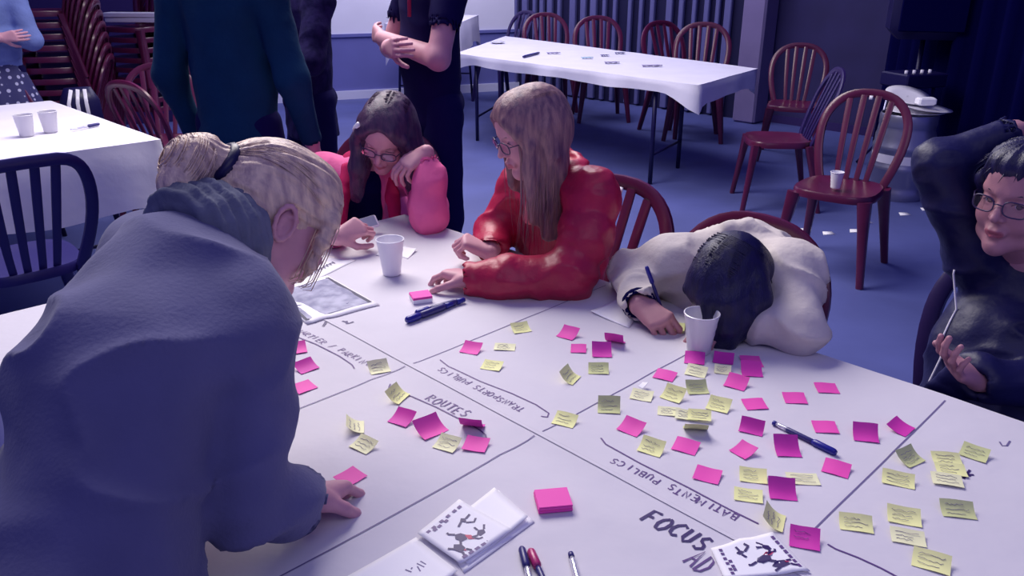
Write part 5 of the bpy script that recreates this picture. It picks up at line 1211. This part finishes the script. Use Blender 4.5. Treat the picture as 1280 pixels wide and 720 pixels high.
nf = nrm(HC - N0); a1 = nrm(np.cross(nf, (0, 0, 1))); a2 = np.cross(nf, a1); F.chain([N0 + nf * .012 + (a1 * math.cos(a) + a2 * math.sin(a)) * .070 for a in np.linspace(0, 6.283, 13)], [.015] * 13, k=.015)
P.cloth('jacket', F, M['cream'], 'cream jacket', amp=.013, f=(7, 8, 9), seed=11, sharp=1.3)
b = MB(); c0 = rwr * .92 + rel * .08; dd = nrm(rwr - rel); e1 = nrm(np.cross(dd, (0, 0, 1))); e2 = np.cross(dd, e1); b.tube([c0 + dd * .012 + (e1 * math.cos(a) + e2 * math.sin(a)) * .034 for a in [2 * math.pi * i / 18 for i in range(18)]], .007, 8, closed=True); P.mesh('cuff', b, M['black'], 'dark cuff lining')
F = Field((-.16, -.18, -.30), (.16, .22, .17), .0045)
F.ell((0, -.018, .040), (.088, .106, .093), k=.02); F.ell((0, -.055, -.01), (.082, .066, .08), k=.03); F.ell((0, .04, .066), (.072, .062, .056), k=.03); F.ell((0, .105, -.025), (.055, .048, .085), k=.015, sub=True)
DN = T[0].T @ A3(0, 0, -1); LFT = T[0].T @ A3(.8, -.45, 0)
for c, L, r in (((-.070, .030, .05), .10, .034), ((-.060, .065, .07), .13, .034), ((-.078, -.02, .03), .09, .036), ((-.03, .085, .085), .12, .026)):
    c = np.array(c, float); F.chain([c, c + DN * L * .5 + LFT * .012, c + DN * L + LFT * .018], [r, r * .95, r * .6], k=.025)
F.chain([(.035, .070, .085), (.066, .066, .045), (.078, .045, .0), A3(.080, .035, -.03)], [.012, .016, .018, .010], k=.02)
hr = P.cloth('hair', F, M['hair_black'], amp=0, disp=longd, T=T); rn = random.Random(14); paths = []
for i in range(130):
    s = rn.choice((-1, -1, 1)); y = rn.uniform(-.09, .08); L = rn.uniform(.04, .12); rr = math.sqrt(max(.1, 1 - ((y + .018) / .110) ** 2)); p3 = A3(s * .090 * rr, y, .02)
    if s > 0: L = .02
    paths.append([T[1] + T[0] @ (q * T[2]) for q in [A3(s * .003, y, .040 + .096 * rr), A3(s * .060 * rr, y, .040 + .073 * rr), A3(s * .089 * rr, y, .05), p3, p3 + DN * L * .5 + LFT * .01, p3 + DN * L + LFT * .02]])
strands(P, paths, .0015, M['hair_black'], hr)
P.finish(); eyes_for(P, T, (0, -.5)); brows(P, T, M['hair_black'])
gp = tp[0] * .5 + tp[-1] * .5; pa_ = at(833, 403, ZT + .006); pb2 = at(808, 333, Y=float(pa_[1]) + .02)
pen('thin dark pen held upright by the child in the cream jacket', pa_, pb2, [('tip', 'darkm', 0, .06, .0015, .004), ('barrel', 'navym', .06, .7, .0042, .0042), ('cap', 'blue', .7, 1, .0055, .005)])

# ---------------------------------------------------------------- child in the black leather jacket
P = Person('child with glasses in a black leather jacket, one arm bent behind the head', SL_, M['skin_d'])
PEL = at(1262, 500, Y=1.62); PEL = A3(SL_[0] - .02, SL_[1] - .02, .52); HC = at(1277, 246, Y=1.66); N0 = at(1272, 325, Y=1.74)
rsh = at(1222, 325, Y=1.76); lsh = at(1375, 345, Y=1.62); rel = at(1172, 205, Y=1.80); rwr = at(1268, 163, Y=1.80); lel = at(1330, 480, Y=1.50); lwr = at(1222, 475, Y=1.48)
T = (basis(nrm(A3(-.82, -.58, -.06)), roll=.05), HC, .95)
P.add(head_field(TI(T, N0), 'open', r_neck=.046, young=1.12), head_tint, T)
torso_skin(P, PEL, N0, lsh, rsh, .085); arm_skin(P, [lsh, lel, lwr]); arm_skin(P, [rsh, rel, rwr])
Fh, _ = hand_field(rwr, nrm(at(1300, 168, Y=1.80) - rwr), nrm(A3(0, .25, 1)), -1, [(15, 25, 15)] * 4, (.2, .2), .86, fore=rwr * .6 + rel * .4, r0=.026); P.add(Fh)
Fh, _ = hand_field(lwr, nrm(at(1180, 453, Y=1.46) - lwr), nrm(A3(.3, .35, -1)), -1, [(12, 25, 15), (18, 28, 18), (24, 32, 18), (28, 34, 18)], (.2, .2), .86, fore=lwr * .6 + lel * .4, r0=.026, tw=(.6, .7, .2)); P.add(Fh)
M['leather'] = mat('leather_black', (.006, .006, .070), .50, .4, noise=.3, nscale=8, bump=.3, bscale=30); M['plum'] = mat('trousers_plum', (.030, .016, .085), .9, .1)
f_ = BF; hips = [PEL + A3(-.06, .06, 0), PEL + A3(.06, -.06, 0)]; kn = [at(1120, 505, Y=1.53), at(1215, 560, Y=1.30)]; kn = [np.array([k[0], k[1], min(k[2], .60)]) for k in kn]; an = [np.array([k[0] - .05, k[1] - .02, .09]) for k in kn]
legs_skin(P, PEL, hips, kn, an, r=.06); trousers(P, PEL, hips, kn, an, M['plum'], r=(.10, .078, .062, .055)); shoes(P, an, BF, M['darkm'], .85)
F = Field(np.min([PEL, lsh, rsh], 0) - .15, np.max([PEL, N0, lsh, rsh], 0) + .10, .009); mid = PEL * .5 + N0 * .5
F.cap(PEL, mid, .115, .115, k=.04, flat=BF, q=.8).cap(mid, N0 - A3(0, 0, .04), .112, .07, k=.05, flat=BF, q=.8); F.cap(N0 - A3(0, 0, .03), N0 + A3(0, 0, .015), .06, .055, k=.02); P.cloth('shirt', F, M['black'], 'black shirt', amp=.003)
F = Field(np.min([PEL, lsh, rsh, rel, lwr], 0) - .17, np.max([PEL, N0, lsh, rsh, rel, rwr], 0) + .13, .008)
F.cap(PEL + A3(0, 0, .02), mid, .130, .125, k=.04, flat=BF, q=.8).cap(mid, N0 - A3(0, 0, .08), .125, .095, k=.05, flat=BF, q=.8); F.chain([lsh, N0 - A3(0, 0, .055), rsh], [.062, .068, .062], k=.04)
F.cap(N0 + BF * .17 - A3(0, 0, .0), PEL + BF * .22, .055, .075, k=.008, sub=True); F.ell(N0 + A3(0, 0, .03), .06, k=.02, sub=True)
F.chain([rsh, rsh * .4 + rel * .6, rel, rwr + (rel - rwr) * .08], [.064, .055, .048, .038], k=.03); F.chain([lsh, lel, lwr + (lel - lwr) * .12], [.066, .056, .043], k=.03)
F.cap(rwr * 1.4 - rel * .4, rwr * .92 + rel * .08, .038, .032, k=.003, sub=True); F.cap(lwr * 1.4 - lel * .4, lwr * .88 + lel * .12, .038, .032, k=.003, sub=True)
F.cap(PEL + A3(-.13, .02, .02), PEL + A3(-.10, -.08, .25), .05, .03, k=.05, flat=nrm(A3(1, 1, 0)), q=.5)
jk = P.cloth('jacket', F, M['leather'], 'black leather jacket', amp=.008, f=(8, 8, 14), seed=21, sharp=1.4)
from mathutils.bvhtree import BVHTree
bv = BVHTree.FromPolygons([v_.co.copy() for v_ in jk.data.vertices], [tuple(p_.vertices) for p_ in jk.data.polygons]); zp = []
for q in np.linspace(0, 1, 14):
    g = (N0 + BF * .10 + A3(-.075, .06, -.02)) * (1 - q) + (PEL + BF * .15 + A3(-.09, .06, .0)) * q; c_ = bv.find_nearest(Vector(g - P.base)); zp.append(np.array(c_[0] + c_[1] * .002) + P.base)
b = MB(); b.tube(zp, .0022, 6); P.mesh('zip', b, M['sticker'], 'pale zip edge', parent=jk)
F = Field((-.13, -.16, -.14), (.13, .14, .16), .0042); F.ell((0, -.020, .042), (.084, .102, .090), k=.02); F.ell((0, -.06, -.01), (.076, .062, .07), k=.03); F.ell((0, .035, .080), (.066, .055, .042), k=.03); F.ell((0, .108, -.020), (.068, .052, .085), k=.012, sub=True)
for s in (-1, 1): F.chain([(s * .05, .052, .065), (s * .073, .035, .03), (s * .076, .025, -.01)], [.016, .014, .006], k=.015)
hr = P.cloth('hair', F, M['hair_black'], amp=0, disp=hairdisp(.006, 9, 'z', 5), T=T); rn = random.Random(2); paths = []
for i in range(90):
    a = rn.uniform(-3.1, 3.1); e = rn.uniform(.2, 1.3); p0 = A3(.086 * math.sin(a) * math.cos(e), -.018 + .104 * math.cos(a) * math.cos(e), .044 + .092 * math.sin(e)); g = A3(math.sin(a), math.cos(a), -.8) * .03
    paths.append([T[1] + T[0] @ (q * T[2]) for q in (p0, p0 + g * .5 + A3(0, 0, .004), p0 + g)])
strands(P, paths, .0014, M['hair_black'], hr)
P.finish(); eyes_for(P, T, (-.15, 0)); brows(P, T, M['hair_black']); glasses(P, T, M['frame'], w=.024, hgt=.017)

# ---------------------------------------------------------------- standing people in the background
def stander(label, x, y, face_deg, H, shirt, legm, skin, hairm, mode='crossed', bare=False, girth=1.0, shirt_label=None, skirt=None, sleeve_to=.5, amp=.006, seed=0, coat=False):
    P = Person(label, (x, y), skin); s = H / 1.75; a = math.radians(face_deg); f = A3(math.sin(a), -math.cos(a), 0); r = nrm(np.cross(f, (0, 0, 1))); o = A3(x, y, 0)
    W_ = lambda rx, fy, z: o + r * rx * s + f * fy * s + A3(0, 0, z * s)
    pel = W_(0, 0, .95); n = W_(0, -.01, 1.47); hc = W_(0, .03, 1.63); T = (basis(nrm(f + A3(0, 0, -.15))), hc, s)
    P.add(head_field(TI(T, n), 'open', h=.0045), head_tint, T)
    ls, rs = W_(-.185, -.01, 1.40), W_(.185, -.01, 1.40); g = girth
    if mode == 'crossed': le, re, lw, rw = W_(-.25 * g, .08, 1.15), W_(.25 * g, .08, 1.15), W_(.10, .17 * g, 1.20), W_(-.09, .21 * g, 1.18)
    else: le, re, lw, rw = W_(-.25 * g, -.02, 1.12), W_(.25 * g, -.02, 1.12), W_(-.25 * g, .08, .87), W_(.25 * g, .08, .87)
    hips = [pel + r * .09 * s, pel - r * .09 * s]; kn = [W_(.11, .02, .50), W_(-.11, .02, .50)]; an = [W_(.12, 0, .09), W_(-.12, 0, .09)]
    torso_skin(P, pel, n, ls, rs, .08)
    for sh, el, wr, sd in ((ls, le, lw, -1), (rs, re, rw, 1)):
        arm_skin(P, [sh, el, wr], (.048 * s, .043 * s, .029 * s), .006)
        d = nrm(wr - el)
        if mode == 'crossed': Fh, _ = hand_field(wr, nrm(d - f * .25), f, sd, [(20, 25, 15)] * 4, (.3, .2), .95 * s, h=.004, fore=wr * .6 + el * .4)
        else: Fh, _ = hand_field(wr, nrm(d), r * sd, -sd, RELAX, (.3, .2), 1.0 * s, h=.004, fore=wr * .6 + el * .4)
        P.add(Fh)
    legs_skin(P, pel, hips, kn, an); P.finish()
    pts = np.array([pel, n, ls, rs, le, re, lw, rw]); F = Field(pts.min(0) - .18, pts.max(0) + .14, .009); wst = W_(0, .01, 1.12)
    F.cap(W_(0, 0, .90 if not coat else .78), wst, .160 * g, .150 * g, k=.04, flat=f, q=.72 * g).cap(wst, W_(0, 0, 1.33), .152 * g, .165, k=.05, flat=f, q=.72); F.chain([ls, W_(0, -.01, 1.42), rs], [.066, .075, .066], k=.05)
    for sh, el, wr in ((ls, le, lw), (rs, re, rw)):
        if bare: F.cap(sh, sh * (1 - sleeve_to) + el * sleeve_to, .068, .062, k=.03); F.cap(sh * (1 - sleeve_to) + el * sleeve_to, sh * (.6 - sleeve_to) + el * (.4 + sleeve_to), .055, .055, k=.003, sub=True)
        else: F.chain([sh, el, wr * .88 + el * .12], [.068, .058, .043], k=.03); F.cap(wr * 1.3 - el * .3, wr * .92 + el * .08, .036, .031, k=.003, sub=True)
    F.ell(n + A3(0, 0, .04), .062, k=.02, sub=True); P.cloth('shirt' if not coat else 'coat', F, shirt, shirt_label, amp=amp, f=(7, 7, 7), seed=seed)
    if skirt:
        b = MB(); rings = []
        for k in range(7):
            q = k / 6; rings.append([W_(0, 0, 1.02 - .42 * q) + (r * math.cos(t) * (.15 + .13 * q + .012 * q * math.sin(t * 9)) + f * math.sin(t) * (.12 + .12 * q + .012 * q * math.sin(t * 9))) * s for t in [2 * math.pi * i / 48 for i in range(48)]])
        b.loft(rings, cap=False); P.mesh('skirt', b, skirt, 'dark skirt with white dots')
    trousers(P, pel, hips, kn, an, legm, r=(.115 * min(g, .95), .085, .07, .06)); shoes(P, an, f, M['darkm'])
    F = Field((-.12, -.16, -.14), (.12, .14, .16), .006); F.ell((0, -.020, .042), (.084, .102, .088), k=.02); F.ell((0, -.06, -.01), (.076, .062, .07), k=.03); F.ell((0, .035, .074), (.068, .058, .05), k=.03); F.ell((0, .108, -.018), (.068, .052, .085), k=.012, sub=True)
    P.cloth('hair', F, hairm, amp=0, disp=hairdisp(.004, 9, 'z', 5), T=T); eyes_for(P, T, lid=False); brows(P, T, hairm)
    return P, W_
M['teals'] = mat('shirt_teal', (.006, .042, .105), .85, .15, noise=.25, nscale=5, bump=.2, bscale=60); M['navyc'] = mat('jacket_navy_mottled', (.022, .015, .09), .85, .15, col2=(.006, .004, .045), nscale=22, bump=.3, bscale=40)
M['polo'] = mat('polo_navy', (.006, .003, .060), .85, .15, noise=.2, nscale=6); M['trim'] = mat('trim_red', (.35, .01, .07), .7); M['bluec'] = mat('cardigan_blue', (.17, .23, .52), .85, .15, noise=.2, nscale=6, bump=.25, bscale=80)
p = at(303, 190, Y=3.15); stander('person in a dark teal shirt standing behind the bending woman', p[0], p[1], 165, 1.80, M['teals'], M['jeansd'], M['skin_a'], M['hair_brown'], 'down', girth=1.02, shirt_label='dark teal shirt', seed=31)
p = at(390, 150, Y=3.95); stander('person in a mottled dark navy jacket with folded arms, right of the teal shirt', p[0], p[1], -55, 1.74, M['navyc'], M['jeansd'], M['skin_a'], M['hair_brown'], 'crossed', coat=True, seed=41)
p = at(543, 150, Y=3.50); P, W_ = stander('man in a navy polo shirt with red trim standing with bare arms crossed', p[0], p[1], -62, 1.84, M['polo'], M['jeansd'], M['skin_a'], M['hair_brown'], 'crossed', bare=True, shirt_label='navy polo shirt', seed=51, sleeve_to=.55)
b = MB(); b.tube([W_(-.10, .115, 1.44), W_(-.115, .13, 1.36), W_(-.12, .135, 1.29)], .008, 6); P.mesh('red_trim', b, M['trim'], 'red stripe on the shirt')
b = MB(); b.box(W_(-.14, .115, 1.38), (.035, .035, .03), bev=.008); P.mesh('badge', b, M['plastic'], 'small white badge')
msk = bpy.data.materials.new('dotted_skirt'); msk.use_nodes = True; N_ = msk.node_tree.nodes; L_ = msk.node_tree.links; vo = N_.new('ShaderNodeTexVoronoi'); vo.inputs['Scale'].default_value = 26; vo.inputs['Randomness'].default_value = .25; rp = N_.new('ShaderNodeValToRGB'); rp.color_ramp.elements[0].position = .27; rp.color_ramp.elements[1].position = .33
rp.color_ramp.elements[0].color = (.45, .45, .65, 1); rp.color_ramp.elements[1].color = (.02, .02, .12, 1); tc = N_.new('ShaderNodeTexCoord'); L_.new(tc.outputs['Object'], vo.inputs['Vector']); L_.new(vo.outputs['Distance'], rp.inputs[0]); L_.new(rp.outputs[0], N_['Principled BSDF'].inputs['Base Color'])
p = at(0, 110, Y=5.25); stander('person in a pale blue cardigan and dotted skirt at the left picture edge', p[0], p[1], 25, 1.68, M['bluec'], M['jeansd'], M['skin_a'], M['hair_brown'], 'crossed', shirt_label='pale blue cardigan', skirt=msk, seed=61)
